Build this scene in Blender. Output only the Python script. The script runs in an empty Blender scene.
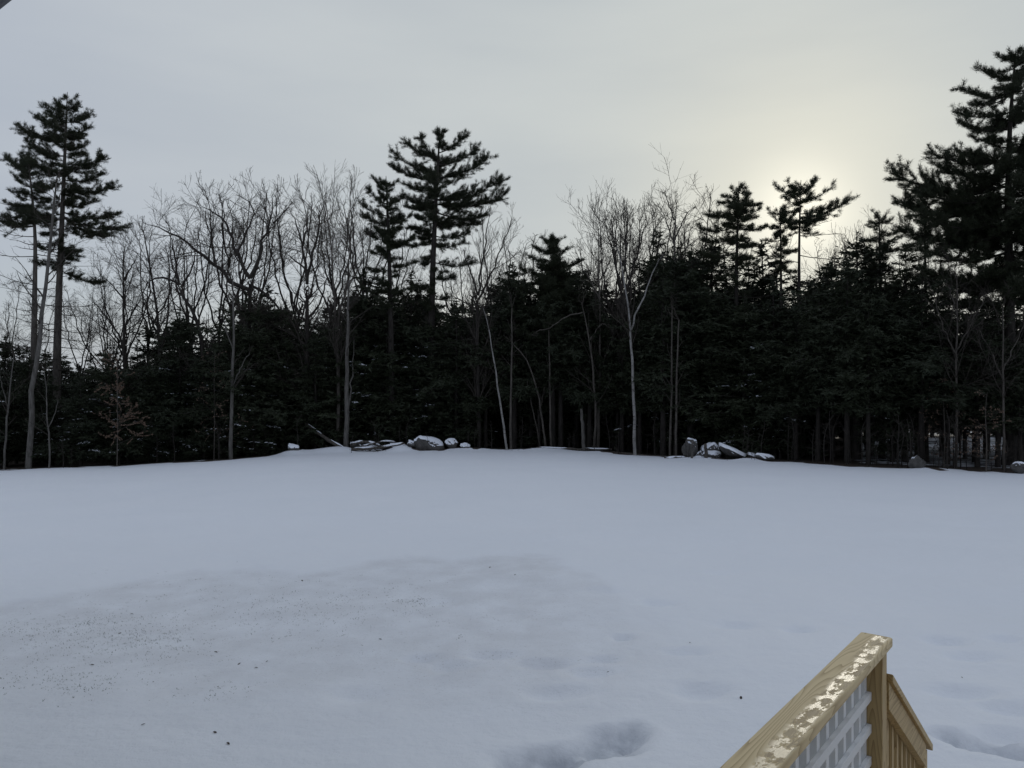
import bpy, math, random
import numpy as np
from mathutils import Vector

# ------------------------------------------------------------------ camera, sky, sun, exposure
F, CX, HY, ZC = 769.0, 512.0, 403.0, 2.9        # focal length (px), image centre, horizon row, eye height (m)
scene = bpy.context.scene
C = scene.collection
cam = bpy.data.cameras.new('camera'); camo = bpy.data.objects.new('camera', cam); C.objects.link(camo)
camo.location = (0, 0, ZC); camo.rotation_euler = (math.radians(90), 0, 0)
cam.sensor_width = 36.0; cam.lens = 36.0 * F / 1024.0; cam.shift_y = (HY - 384.0) / 1024.0
cam.clip_start = 0.05; cam.clip_end = 4000
scene.camera = camo

SUN = Vector((0.3745, 1.0, 0.2445)).normalized()
SUN_EL = math.asin(SUN.z); SUN_AZ = math.atan2(SUN.x, SUN.y)
world = bpy.data.worlds.new('World'); scene.world = world; world.use_nodes = True
wt = world.node_tree; wt.nodes.clear()
def wn(t, **kw):
    n = wt.nodes.new(t)
    for k, v in kw.items(): setattr(n, k, v)
    return n
def wmath(op, a, b=None, c=None, clamp=False):
    n = wn('ShaderNodeMath', operation=op); n.use_clamp = clamp
    for i, v in enumerate((a, b, c)):
        if v is None: continue
        if isinstance(v, (int, float)): n.inputs[i].default_value = v
        else: wt.links.new(v, n.inputs[i])
    return n.outputs[0]
def wmix(fac, a, b, mode='MIX'):
    n = wn('ShaderNodeMix', data_type='RGBA', blend_type=mode)
    for idx, v in ((0, fac), (6, a), (7, b)):
        if isinstance(v, (int, float)): n.inputs[idx].default_value = v
        elif isinstance(v, tuple): n.inputs[idx].default_value = (*v, 1)
        else: wt.links.new(v, n.inputs[idx])
    return n.outputs[2]
sky = wn('ShaderNodeTexSky', sky_type='NISHITA'); sky.sun_disc = False
sky.sun_elevation = SUN_EL; sky.sun_rotation = SUN_AZ
sky.air_density = 1.0; sky.dust_density = 1.5; sky.ozone_density = 1.0
tc = wn('ShaderNodeTexCoord')
dot = wn('ShaderNodeVectorMath', operation='DOT_PRODUCT')
wt.links.new(tc.outputs['Generated'], dot.inputs[0]); dot.inputs[1].default_value = SUN
dv = dot.outputs['Value']
half = wmath('MULTIPLY_ADD', dv, 0.5, 0.5, clamp=True)
broad = wmath('POWER', half, 4.0)
glow = wmath('POWER', wmath('MAXIMUM', dv, 0.0), 58.0)
core = wmath('POWER', wmath('MAXIMUM', dv, 0.0), 700.0)
# stretched cloud sheet
mp = wn('ShaderNodeMapping'); mp.inputs['Scale'].default_value = (1.1, 1.1, 5.0); mp.inputs['Rotation'].default_value = (0.05, 0.12, 0.3)
wt.links.new(tc.outputs['Generated'], mp.inputs[0])
cn = wn('ShaderNodeTexNoise'); cn.inputs['Scale'].default_value = 1.6; cn.inputs['Detail'].default_value = 5; cn.inputs['Roughness'].default_value = 0.5
wt.links.new(mp.outputs[0], cn.inputs['Vector'])
cl = cn.outputs['Fac']
base = wmix(broad, (4.0, 4.5, 5.6), (5.6, 5.95, 5.9))
base = wmix(1.0, base, wmix(wmath('MULTIPLY_ADD', cl, 2.2, -0.6, clamp=True), (0.90, 0.915, 0.945), (1.08, 1.07, 1.05)), 'MULTIPLY')
g1 = wmix(1.0, base, wmix(glow, (0, 0, 0), (2.3, 1.8, 0.75)), 'ADD')
g2 = wmix(1.0, g1, wmix(core, (0, 0, 0), (3.5, 3.2, 2.6)), 'ADD')
# thin clear slots low down let the blue sky through
sep = wn('ShaderNodeSeparateXYZ'); wt.links.new(tc.outputs['Generated'], sep.inputs[0])
low = wmath('SUBTRACT', 1.0, wmath('MULTIPLY', wmath('ABSOLUTE', wmath('SUBTRACT', sep.outputs['Z'], 0.09)), 9.0, clamp=True))
slot = wmath('MULTIPLY', low, wmath('MULTIPLY_ADD', cl, 3.0, -1.15, clamp=True), clamp=True)
thin = wmath('MULTIPLY', wmath('MULTIPLY_ADD', slot, 0.5, 0.04, clamp=True), wmath('SUBTRACT', 1.0, wmath('POWER', half, 7.0)), clamp=True)
final = wmix(thin, g2, sky.outputs[0])
bg = wn('ShaderNodeBackground'); bg.inputs['Strength'].default_value = 0.1
wt.links.new(final, bg.inputs['Color'])
out = wn('ShaderNodeOutputWorld'); wt.links.new(bg.outputs[0], out.inputs[0])

sl = bpy.data.lights.new('sun', 'SUN'); sl.energy = 0.6; sl.angle = math.radians(10); sl.color = (1.0, 0.93, 0.80)
so = bpy.data.objects.new('sun', sl); C.objects.link(so)
so.rotation_euler = (-SUN).to_track_quat('-Z', 'Y').to_euler(); so.location = (30, 80, 40)
scene.cycles.max_bounces = 5; scene.cycles.diffuse_bounces = 3; scene.cycles.glossy_bounces = 2
scene.view_settings.view_transform = 'Standard'; scene.view_settings.look = 'None'
scene.view_settings.exposure = 0.0; scene.view_settings.gamma = 1.0; scene.view_settings.use_curve_mapping = False

# ------------------------------------------------------------------ helpers
RNG = np.random.default_rng(11)
def at(px, py, Z):
    return np.array([(px - CX) / F * Z, Z, ZC + (HY - py) / F * Z])
def norm(v): return v / np.maximum(np.linalg.norm(v, axis=-1, keepdims=True), 1e-9)
def mesh(name, V, Fs, mats, smooth=False, uv=None):
    """Fs: list of (n,k) index arrays; mats one material or list per face array"""
    me = bpy.data.meshes.new(name)
    if not isinstance(mats, (list, tuple)): mats = [mats]
    for m in mats: me.materials.append(m)
    V = np.asarray(V, np.float32)
    me.vertices.add(len(V)); me.vertices.foreach_set('co', V.ravel())
    loops, starts, mi, p = [], [], [], 0
    for i, f in enumerate(Fs):
        f = np.asarray(f, np.int32)
        if f.size == 0: continue
        n, k = f.shape
        loops.append(f.ravel()); starts.append(p + np.arange(n) * k); p += n * k
        mi.append(np.full(n, min(i, len(mats) - 1)))
    loops = np.concatenate(loops); starts = np.concatenate(starts).astype(np.int32); mi = np.concatenate(mi).astype(np.int32)
    me.loops.add(len(loops)); me.loops.foreach_set('vertex_index', loops)
    me.polygons.add(len(starts)); me.polygons.foreach_set('loop_start', starts)
    me.polygons.foreach_set('material_index', mi)
    me.update(calc_edges=True); me.validate()
    if smooth: me.polygons.foreach_set('use_smooth', np.ones(len(me.polygons), bool))
    return me
def link(name, me, parent=None, loc=None):
    o = bpy.data.objects.new(name, me); C.objects.link(o)
    if parent is not None: o.parent = parent
    if loc is not None: o.location = loc
    return o
def tag(o, label=None, cat=None, group=None, kind=None):
    if label: o['label'] = label
    if cat: o['category'] = cat
    if group: o['group'] = group
    if kind: o['kind'] = kind
    return o
def thing(name, label, cat, loc=(0, 0, 0), rotz=0, group=None):
    o = bpy.data.objects.new(name, None); C.objects.link(o); o.empty_display_size = 0.3
    o.location = loc; o.rotation_euler = (0, 0, rotz)
    return tag(o, label, cat, group)
def vnoise(x, y, seed=0):
    xi = np.floor(x).astype(np.int64); yi = np.floor(y).astype(np.int64)
    fx = x - xi; fy = y - yi; fx = fx * fx * (3 - 2 * fx); fy = fy * fy * (3 - 2 * fy)
    def h(a, b):
        n = (a * 374761393 + b * 668265263 + seed * 1442695) & 0x7fffffff
        n = ((n ^ (n >> 13)) * 1274126177) & 0x7fffffff
        return ((n ^ (n >> 16)) & 0xffff) / 65535.0
    return (h(xi, yi) * (1 - fx) + h(xi + 1, yi) * fx) * (1 - fy) + (h(xi, yi + 1) * (1 - fx) + h(xi + 1, yi + 1) * fx) * fy
def fbm(x, y, o=4, seed=0):
    s = 0; a = 1; t = 0
    for i in range(o):
        s = s + a * vnoise(x * 2 ** i, y * 2 ** i, seed + i); t += a; a *= .5
    return s / t

# ------------------------------------------------------------------ materials
def mat(name):
    m = bpy.data.materials.new(name); m.use_nodes = True
    nt = m.node_tree; b = nt.nodes['Principled BSDF']
    return m, nt, b
class N:
    def __init__(s, nt): s.nt = nt
    def new(s, t, **kw):
        n = s.nt.nodes.new(t)
        for k, v in kw.items(): setattr(n, k, v)
        return n
    def set(s, sock, v):
        if isinstance(v, (int, float)): sock.default_value = v
        elif isinstance(v, tuple):
            sock.default_value = v if len(v) == len(sock.default_value) else (*v, 1)
        else: s.nt.links.new(v, sock)
    def math(s, op, a, b=0.0, c=None, clamp=False):
        n = s.new('ShaderNodeMath', operation=op); n.use_clamp = clamp
        s.set(n.inputs[0], a); s.set(n.inputs[1], b)
        if c is not None: s.set(n.inputs[2], c)
        return n.outputs[0]
    def mix(s, f, a, b, mode='MIX'):
        n = s.new('ShaderNodeMix', data_type='RGBA', blend_type=mode)
        s.set(n.inputs[0], f); s.set(n.inputs[6], a); s.set(n.inputs[7], b)
        return n.outputs[2]
    def ramp(s, f, lo, hi):
        n = s.new('ShaderNodeMapRange'); n.clamp = True
        s.set(n.inputs[0], f); n.inputs[1].default_value = lo; n.inputs[2].default_value = hi
        return n.outputs[0]
    def coord(s, which='Object', scale=(1, 1, 1), loc=(0, 0, 0)):
        t = s.new('ShaderNodeTexCoord'); m = s.new('ShaderNodeMapping')
        m.inputs['Scale'].default_value = scale; m.inputs['Location'].default_value = loc
        s.nt.links.new(t.outputs[which], m.inputs[0]); return m.outputs[0]
    def noise(s, v, sc, det=4, rough=.55):
        n = s.new('ShaderNodeTexNoise'); n.inputs['Scale'].default_value = sc; n.inputs['Detail'].default_value = det
        n.inputs['Roughness'].default_value = rough; s.set(n.inputs['Vector'], v); return n.outputs['Fac']
    def bump(s, h, strength, dist=.01):
        n = s.new('ShaderNodeBump'); n.inputs['Strength'].default_value = strength; n.inputs['Distance'].default_value = dist
        s.set(n.inputs['Height'], h); return n.outputs[0]
def foliage_mat(name, c1, c2, rough=.6):
    m, nt, b = mat(name); q = N(nt)
    oi = q.new('ShaderNodeObjectInfo')
    geo = q.new('ShaderNodeNewGeometry')
    n = q.noise(q.coord('Object'), 1.3, 3)
    f = q.math('MULTIPLY_ADD', oi.outputs['Random'], .35, q.math('MULTIPLY', n, .5))
    f = q.math('MULTIPLY_ADD', geo.outputs['Random Per Island'], .35, f, clamp=True)
    q.set(b.inputs['Base Color'], q.mix(f, c1, c2)); b.inputs['Roughness'].default_value = rough
    b.inputs['Specular IOR Level'].default_value = .25
    return m
M_PINE = foliage_mat('pine_needles', (.017, .022, .011), (.038, .044, .022))
M_HEM = foliage_mat('hemlock_needles', (.015, .020, .011), (.036, .043, .022))
M_BEECH = foliage_mat('dry_beech_leaves', (.10, .062, .042), (.20, .135, .095))
def bark_mat(name, c1, c2, sc=9, stripes=None):
    m, nt, b = mat(name); q = N(nt)
    v = q.coord('Object', (sc, sc, sc * .22))
    n = q.noise(v, 1.0, 5, .65)
    col = q.mix(q.ramp(n, .35, .68), c1, c2)
    if stripes:
        s = q.noise(q.coord('Object', (2, 2, 14)), 1.2, 3)
        col = q.mix(q.ramp(s, .60, .66), col, stripes)
    q.set(b.inputs['Base Color'], col); b.inputs['Roughness'].default_value = .9
    q.set(b.inputs['Normal'], q.bump(n, .6, .03)); b.inputs['Specular IOR Level'].default_value = .2
    return m
M_BARK = bark_mat('dark_bark', (.02, .0175, .015), (.05, .043, .037))
M_BARKG = bark_mat('grey_bark', (.06, .055, .049), (.15, .14, .125))
M_BARKM = bark_mat('brown_grey_bark', (.05, .044, .037), (.12, .105, .09))
M_BIRCH = bark_mat('birch_bark', (.15, .143, .132), (.32, .305, .285), 6, (.06, .05, .045))
M_TWIG = bark_mat('twig_bark', (.032, .027, .023), (.07, .06, .05), 4)
def snow_basic(name):
    m, nt, b = mat(name); q = N(nt)
    n = q.noise(q.coord('Object'), 9, 4)
    q.set(b.inputs['Base Color'], q.mix(n, (.78, .81, .86), (.88, .90, .93))); b.inputs['Roughness'].default_value = .7
    q.set(b.inputs['Normal'], q.bump(n, .4, .03)); return m
M_SNOW = snow_basic('fresh_snow')
def ground_mat():
    m, nt, b = mat('snow_field'); q = N(nt)
    v = q.coord('Object')
    a = q.new('ShaderNodeVertexColor', layer_name='cover'); sp = q.new('ShaderNodeSeparateColor'); q.set(sp.inputs[0], a.outputs[0])
    litter, scour = sp.outputs[0], sp.outputs[1]
    big = q.noise(v, .35, 4); fine = q.noise(v, 7, 5, .65); grain = q.noise(v, 60, 3, .7); wind = q.noise(q.coord('Object', (1.0, 2.6, 1)), 1.5, 5, .6)
    col = q.mix(big, (.84, .868, .90), (.90, .918, .94))
    icy = q.math('MULTIPLY', scour, q.ramp(q.noise(v, 1.6, 6, .62), .30, .62), clamp=True)
    col = q.mix(q.math('MULTIPLY', icy, .36), col, (.60, .60, .615))
    speck = q.math('MULTIPLY', scour, q.ramp(q.noise(v, 34, 3, .75), .60, .70), clamp=True)
    col = q.mix(q.math('MULTIPLY', speck, .5), col, (.30, .28, .24))
    hollow = q.math('MULTIPLY', sp.outputs[2], q.ramp(q.noise(v, 5, 5, .6), .25, .6))
    col = q.mix(q.math('MULTIPLY', hollow, .85), col, (.44, .47, .51))  # darker grey in the deeper dents
    lm = q.ramp(q.math('ADD', litter, q.math('MULTIPLY_ADD', q.noise(v, 1.1, 6, .6), 1.0, -.5)), .42, .58)
    lcol = q.mix(q.noise(v, 8, 4), (.025, .020, .015), (.07, .05, .035))
    col = q.mix(lm, col, lcol)
    q.set(b.inputs['Base Color'], col)
    q.set(b.inputs['Roughness'], q.math('MULTIPLY_ADD', icy, -.22, .72))
    b.inputs['Specular IOR Level'].default_value = .3
    h = q.math('MULTIPLY_ADD', grain, .18, q.math('MULTIPLY_ADD', fine, .6, q.math('MULTIPLY_ADD', wind, 1.0, q.math('MULTIPLY', q.noise(v, 2.2, 4), 1.4))))
    q.set(b.inputs['Normal'], q.bump(h, .5, .05))
    return m
M_GROUND = ground_mat()
def rock_mat():
    m, nt, b = mat('granite'); q = N(nt); v = q.coord('Object')
    n = q.noise(v, 3.5, 6, .65); f = q.noise(v, 30, 3)
    col = q.mix(q.ramp(n, .3, .7), (.035, .033, .031), (.12, .112, .104))
    q.set(b.inputs['Base Color'], q.mix(q.ramp(f, .55, .75), col, (.07, .075, .05))); b.inputs['Roughness'].default_value = .9
    q.set(b.inputs['Normal'], q.bump(n, .7, .08)); return m
M_ROCK = rock_mat()
def plain(name, c, rough=.6, var=.12, sc=12):
    m, nt, b = mat(name); q = N(nt); n = q.noise(q.coord('Object'), sc, 4)
    q.set(b.inputs['Base Color'], q.mix(n, tuple(x * (1 - var) for x in c), tuple(min(1, x * (1 + var)) for x in c)))
    b.inputs['Roughness'].default_value = rough; return m
M_GRASS = plain('dry_grass', (.12, .125, .09), .8, .4)
M_LEAF = plain('dead_leaf', (.055, .04, .03), .8, .4)

# ------------------------------------------------------------------ terrain
EPX = np.array([-300, -200, 0, 120, 232, 300, 450, 560, 640, 700, 760, 900, 1024, 1200, 1400.])
EY = np.array([484, 480, 470, 466, 459.5, 453.5, 450, 450, 456, 459, 461, 469, 474, 479, 482.])
EZ = np.array([41, 42, 44, 45, 46, 48, 48, 48, 45, 43, 41, 37, 35, 33, 32.])
EU = (EPX - CX) / F; EH = ZC - (EY - HY) / F * EZ
# dents: X, Y, radius along x, radius along y, depth
def gp(px, py): Z = ZC * F / (py - HY); return (px - CX) / F * Z, Z
DENTS = []
for px, py, rx, ry, dp in [(535, 760, .30, .24, .13), (560, 752, .16, .16, .09), (612, 738, .24, .24, .15), (632, 728, .14, .16, .10), (585, 748, .2, .16, .08),
        (985, 741, .26, .15, .15), (1020, 746, .22, .14, .13), (950, 733, .16, .12, .10), (1005, 730, .3, .1, .04),
        (418, 652, .22, .14, .035), (450, 660, .3, .15, .03), (490, 650, .25, .13, .03), (545, 658, .3, .16, .035), (590, 668, .3, .16, .03), (623, 633, .14, .12, .04),
        (600, 655, .2, .1, .03), (360, 690, .3, .2, .02), (560, 690, .35, .18, .03), (690, 650, .25, .14, .03), (735, 622, .3, .16, .03),
        (800, 628, .2, .12, .03), (700, 690, .3, .2, .03), (655, 600, .3, .15, .025), (945, 640, .25, .13, .035), (975, 655, .3, .14, .03), (1005, 636, .2, .12, .03),
        (965, 690, .35, .15, .035), (1010, 705, .3, .14, .03), (430, 600, .4, .2, .02), (720, 570, .4, .2, .02), (600, 590, .35, .18, .02)]:
    x, y = gp(px, py); DENTS.append((x, y, rx, ry, dp))
MOUNDS = [((p - CX) / F * z, z, rx, ry, mh) for p, z, rx, ry, mh in [(292, 47.7, .7, .6, .30), (325, 48.2, 1.6, .8, .28), (345, 48.3, 1.0, .7, .2), (402, 48.0, .9, .6, .38), (470, 48.2, 1.4, .7, .15), (752, 41.6, .9, .5, .2), (700, 42.6, 1.2, .5, .15), (610, 46.8, 1.5, .5, .12), (930, 36.6, .9, .5, .12), (540, 48.0, 1.5, .6, .15)]]
def edge_at(u):
    return np.interp(u, EU, EZ), np.interp(u, EU, EH)
def field(X, Y):
    u = np.clip(X / np.maximum(Y, 6.0), -1.05, 1.15)
    Ze, He = edge_at(u); return u, Ze, He
def ground(X, Y):
    X = np.asarray(X, float); Y = np.asarray(Y, float)
    u, Ze, He = field(X, Y)
    t = np.clip(Y / Ze, 0, 1)
    h = He * t ** 1.6
    h = h - .035 * np.clip(Y - Ze, 0, 40) * (1 - .9 * np.clip((u - .36) / .08, 0, 1))
    h = h + (fbm(X * .22, Y * .22, 3, 3) - .5) * .16 * np.clip(Y / 8, 0, 1) * np.clip((Ze - Y) / 10, .25, 1)
    for mx, my, rx, ry, mh in MOUNDS: h = h + mh * np.exp(-((X - mx) / rx) ** 2 - ((Y - my) / ry) ** 2)
    near = np.clip((30 - Y) / 15, 0, 1)
    h = h + (fbm(X * .9, Y * .9, 3, 9) - .5) * .075 * near
    return h
def scour_mask(X, Y):
    b = np.interp(X, [-12, -9, -7.9, -5.7, -4.6, -3.7, -2.1, .35, 1.4, 2.6], [9.5, 11.0, 11.9, 14.0, 13.9, 13.3, 14.7, 15.0, 13.2, 8.0])
    b = b + (fbm(X * 1.1, Y * 1.1, 4, 21) - .5) * 1.3
    a = np.clip((b - Y) / .35, 0, 1) * np.clip((Y - 6.6) / 2.2, 0, 1) * np.clip((2.4 - X) / 2.0, 0, 1)
    return a
def spaced(segs):
    out = [segs[0][0]]
    for a, b, s0, s1 in segs:
        x = a
        while x < b - 1e-6:
            s = s0 + (s1 - s0) * (x - a) / (b - a); x = min(b, x + s); out.append(x)
    return np.array(out)
xs_pos = spaced([(0, 6, .085, .085), (6, 16, .085, .4), (16, 60, .45, 1.8), (60, 1500, 4, 300)])
xs = np.concatenate([-xs_pos[:0:-1], xs_pos])
ys = np.concatenate([spaced([(-1200, -20, 250, 20), (-20, 4, 4, .4)])[:-1], spaced([(4, 12, .065, .08), (12, 20, .09, .2), (20, 60, .22, .55), (60, 140, .8, 4), (140, 1800, 20, 300)])])
GX, GY = np.meshgrid(xs, ys)
GH = ground(GX, GY)
HOLLOW = np.zeros_like(GH)
for (x, y, rx, ry, dp) in DENTS:
    wob = .35 + 1.5 * fbm(GX * 4.5 + y, GY * 5.5 + x, 3, 40)
    r = ((GX - x) / rx) ** 2 + ((GY - y) / ry) ** 2
    GH -= dp * (2.6 if dp < .06 else .85) * np.exp(-(r * wob) ** (1.6 if dp < .06 else 2.4))
    if dp > .07: HOLLOW = np.maximum(HOLLOW, np.exp(-(r * wob) ** 2))
    GH += dp * .10 * np.exp(-((np.sqrt(r) - 1.7) / .5) ** 2)
SC = scour_mask(GX, GY)
GH -= .035 * SC
u_, Ze_, _ = field(GX, GY)
LIT = np.clip((GY - Ze_ + 0.15 + (fbm(GX * .9, GY * .9, 4, 5) - .5) * 4.2) / 1.0, 0, 1)
right = np.clip((u_ - .38) / .08, 0, 1) * np.clip((GY - Ze_ - 1.5) / 1.5, 0, 1)
LIT = LIT * (1 - .52 * right)
nx, ny = len(xs), len(ys)
idx = np.arange(nx * ny).reshape(ny, nx)
quads = np.stack([idx[:-1, :-1], idx[:-1, 1:], idx[1:, 1:], idx[1:, :-1]], -1).reshape(-1, 4)
gm = mesh('snow_ground', np.stack([GX, GY, GH], -1).reshape(-1, 3), [quads], M_GROUND, True)
ca = gm.color_attributes.new('cover', 'FLOAT_COLOR', 'POINT')
ca.data.foreach_set('color', np.stack([LIT, SC, HOLLOW, LIT * 0 + 1], -1).astype(np.float32).ravel())
tag(link('snow_ground', gm), kind='structure')

# ------------------------------------------------------------------ branch machinery (vectorised)
def tubes(P, R, sides):
    """P (N,n,3), R (N,n) -> verts, quads"""
    Np, n, _ = P.shape
    T = norm(np.gradient(P, axis=1))
    ref = np.where(np.abs(T[..., 2:3]) > .8, np.array([1., .13, 0]), np.array([.07, .1, 1.]))
    A = norm(np.cross(T, ref)); B = np.cross(T, A)
    ang = np.arange(sides) / sides * 2 * np.pi
    ring = A[:, :, None] * np.cos(ang)[:, None] + B[:, :, None] * np.sin(ang)[:, None]
    V = P[:, :, None] + ring * R[:, :, None, None]
    ids = np.arange(Np * n * sides).reshape(Np, n, sides)
    a = ids[:, :-1]; b = ids[:, 1:]
    q = np.stack([a, np.roll(a, -1, 2), np.roll(b, -1, 2), b], -1).reshape(-1, 4)
    return V.reshape(-1, 3), q
class Geo:
    def __init__(s): s.V = []; s.Q = []; s.T = []; s.n = 0
    def tubes(s, P, R, sides):
        if len(P) == 0: return
        V, q = tubes(P, R, sides); s.V.append(V); s.Q.append(q + s.n); s.n += len(V)
    def tris(s, V):
        if len(V) == 0: return
        s.V.append(V); s.T.append(np.arange(len(V)).reshape(-1, 3) + s.n); s.n += len(V)
    def build(s, name, m, smooth=False):
        Fs = []
        if s.Q: Fs.append(np.concatenate(s.Q))
        if s.T: Fs.append(np.concatenate(s.T))
        return mesh(name, np.concatenate(s.V), Fs, m, smooth)
def resample(pts, n):
    pts = np.asarray(pts, float); t = np.linspace(0, 1, len(pts)); tt = np.linspace(0, 1, n)
    # smooth-ish: catmull via cubic interpolation of each axis on chord length
    d = np.concatenate([[0], np.cumsum(np.linalg.norm(np.diff(pts, axis=0), axis=1))]); d /= d[-1]
    lin = np.stack([np.interp(tt, d, pts[:, k]) for k in range(3)], -1)
    for _ in range(2): lin[1:-1] = .25 * lin[:-2] + .5 * lin[1:-1] + .25 * lin[2:]
    return lin
def children(P, R, M, rng, tr=(.2, 1), ang=(30, 60), ln=(.35, .6), up=.15, wander=.18, n=5, rf=.6, rend=.3, flat=None, minr=.004, taper_t=.5, maxlen=None):
    M = max(2, M); Np, k, _ = P.shape
    L = np.linalg.norm(np.diff(P, axis=1), axis=2).sum(1)
    pi = rng.choice(Np, M, p=L / L.sum())
    t = rng.uniform(tr[0], tr[1], M); f = t * (k - 1); i = np.minimum(f.astype(int), k - 2); w = (f - i)[:, None]
    pos = P[pi, i] * (1 - w) + P[pi, i + 1] * w
    r = (R[pi, i] * (1 - w[:, 0]) + R[pi, i + 1] * w[:, 0])
    tan = norm(P[pi, i + 1] - P[pi, i])
    rv = rng.normal(size=(M, 3))
    if flat is not None: rv[:, 2] *= flat
    perp = norm(rv - tan * (rv * tan).sum(1, keepdims=True))
    a = np.radians(rng.uniform(ang[0], ang[1], M))[:, None]
    d = norm(tan * np.cos(a) + perp * np.sin(a) + np.array([0, 0, up]))
    ll = L[pi] * rng.uniform(ln[0], ln[1], M) * (1 - taper_t * t)
    if maxlen: ll = np.minimum(ll, maxlen * rng.uniform(.7, 1, M))
    step = (ll / (n - 1))[:, None]
    pts = [pos]
    for j in range(n - 1):
        d = norm(d + rng.normal(size=(M, 3)) * wander + np.array([0, 0, up * .35]))
        pts.append(pts[-1] + d * step)
    r0 = np.maximum(r * rf, minr)
    RR = np.maximum(r0[:, None] * np.linspace(1, rend, n), minr * .8)
    return np.stack(pts, 1), RR
def blades(Cn, D, L, W, rng):
    """one thin triangle per centre"""
    side = norm(np.cross(D, rng.normal(size=D.shape)))
    V = np.stack([Cn - side * W[:, None] * .5, Cn + side * W[:, None] * .5, Cn + D * L[:, None]], 1)
    return V.reshape(-1, 3)
def sample_on(P, M, rng, tr=(0, 1)):
    Np, k, _ = P.shape
    L = np.linalg.norm(np.diff(P, axis=1), axis=2).sum(1)
    pi = rng.choice(Np, M, p=L / L.sum()); f = rng.uniform(tr[0], tr[1], M) * (k - 1); i = np.minimum(f.astype(int), k - 2); w = (f - i)[:, None]
    return P[pi, i] * (1 - w) + P[pi, i + 1] * w, norm(P[pi, i + 1] - P[pi, i])

# ---- bare deciduous tree from given limbs
def bare_meshes(limbs, seed, dens=(1.0, 1.0, 1.0), trunk_mat=None, up=.05, ang=(30, 64), tr=(.3, 1), twig=.0085, sub=(.32, .62)):
    rng = np.random.default_rng(seed)
    P0 = np.stack([resample(l[0], 12) for l in limbs]); R0 = np.stack([np.linspace(1, 0, 12) ** .8 * (l[1] - l[2]) + l[2] for l in limbs])
    L0 = np.linalg.norm(np.diff(P0, axis=1), axis=2).sum(1)
    P0[:, 1:-1] += rng.normal(size=P0[:, 1:-1].shape) * np.where(np.arange(len(L0)) == 0, L0 * .0022, L0 * .008)[:, None, None]
    g = Geo(); g.tubes(P0, R0, 8)
    h = Geo()
    tipd = norm(P0[:, -1] - P0[:, -2]); m_ = 3 * len(P0); td = norm(np.repeat(tipd, 3, 0) + rng.normal(size=(m_, 3)) * .35 + np.array([0, 0, .15])); ts = np.repeat(P0[:, -1], 3, 0); tl = np.repeat(np.clip(L0 * .14, .4, 1.1), 3) * rng.uniform(.6, 1.1, m_)
    PT = ts[:, None] + td[:, None] * (tl[:, None] * np.linspace(0, 1, 7))[..., None]; PT[:, 2:] += rng.normal(size=PT[:, 2:].shape) * .05; RT = np.repeat(R0[:, -1], 3)[:, None] * np.linspace(.85, .4, 7)
    P1, R1 = children(P0, R0, int(1.35 * L0.sum() * dens[0]), rng, tr, ang, sub, up, .11, 7, .42, .3, minr=.013, maxlen=4.2)
    P1 = np.concatenate([P1, PT]); R1 = np.concatenate([R1, np.maximum(RT, .008)])
    h.tubes(P1, R1, 5)
    L1 = np.linalg.norm(np.diff(P1, axis=1), axis=2).sum()
    P2, R2 = children(P1, R1, int(2.6 * L1 * dens[1]), rng, (.2, 1), (25, 55), (.35, .65), up, .10, 5, .6, .4, minr=twig)
    h.tubes(P2, R2, 3)
    L2 = np.linalg.norm(np.diff(P2, axis=1), axis=2).sum()
    P3, R3 = children(P2, R2, int(2.8 * L2 * dens[2]), rng, (.2, 1), (25, 55), (.4, .8), up, .10, 4, .7, .5, minr=twig * .75)
    h.tubes(P3, R3, 3)
    return g, h, P3
def put_tree(name, label, cat, base, parts, group=None, rotz=0, scale=1.0):
    t = thing(name, label, cat, tuple(base), rotz, group); t.scale = (scale,) * 3
    for nm, me in parts:
        o = link(nm, me, t)
        if nm == 'twigs': o['kind'] = 'stuff'
    return t
def local(geo, base):
    geo.V = [v - base for v in geo.V]; return geo

def spec_bare(label, Z, limbs_px, seed, name='bare_tree', group=None, trunk=M_BARKM, spread=1.2, top_limbs=None, **kw):
    """limbs_px: list of (pixel polyline, width px bottom, width px top); first one starts at ground"""
    rng = np.random.default_rng(seed + 500)
    out = []; first = True
    px0, _ = limbs_px[0][0][0]
    X0 = (px0 - CX) / F * Z; base = np.array([X0, Z, float(ground(X0, Z)) - .06])
    for pl, w0, w1 in limbs_px:
        pts = []; pl = list(pl)
        if pl[-1][1] < 300: pl[-1] = (pl[-1][0] * .6 + pl[-2][0] * .4, min(pl[-1][1] + 18, pl[-2][1] - 4))
        dz = 0 if first else rng.uniform(-spread, spread) * 1.6
        n = len(pl)
        for j, (x, y) in enumerate(pl):
            pts.append(at(x, y, Z + dz * (j / max(1, n - 1))))
        if first: pts[0] = base.copy()
        out.append((np.array(pts), w0 / F * Z * (.38 if first else .36), min(w1 / F * Z * .30, .016 if len(limbs_px) > 1 and not first else 9))); first = False
    g, h, _ = bare_meshes(out, seed, **kw)
    local(g, base); local(h, base)
    return put_tree(name, label, 'tree', base, [('trunk', g.build('trunk', trunk, True)), ('crown', h.build('twigs', M_TWIG, True))], group)

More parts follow.
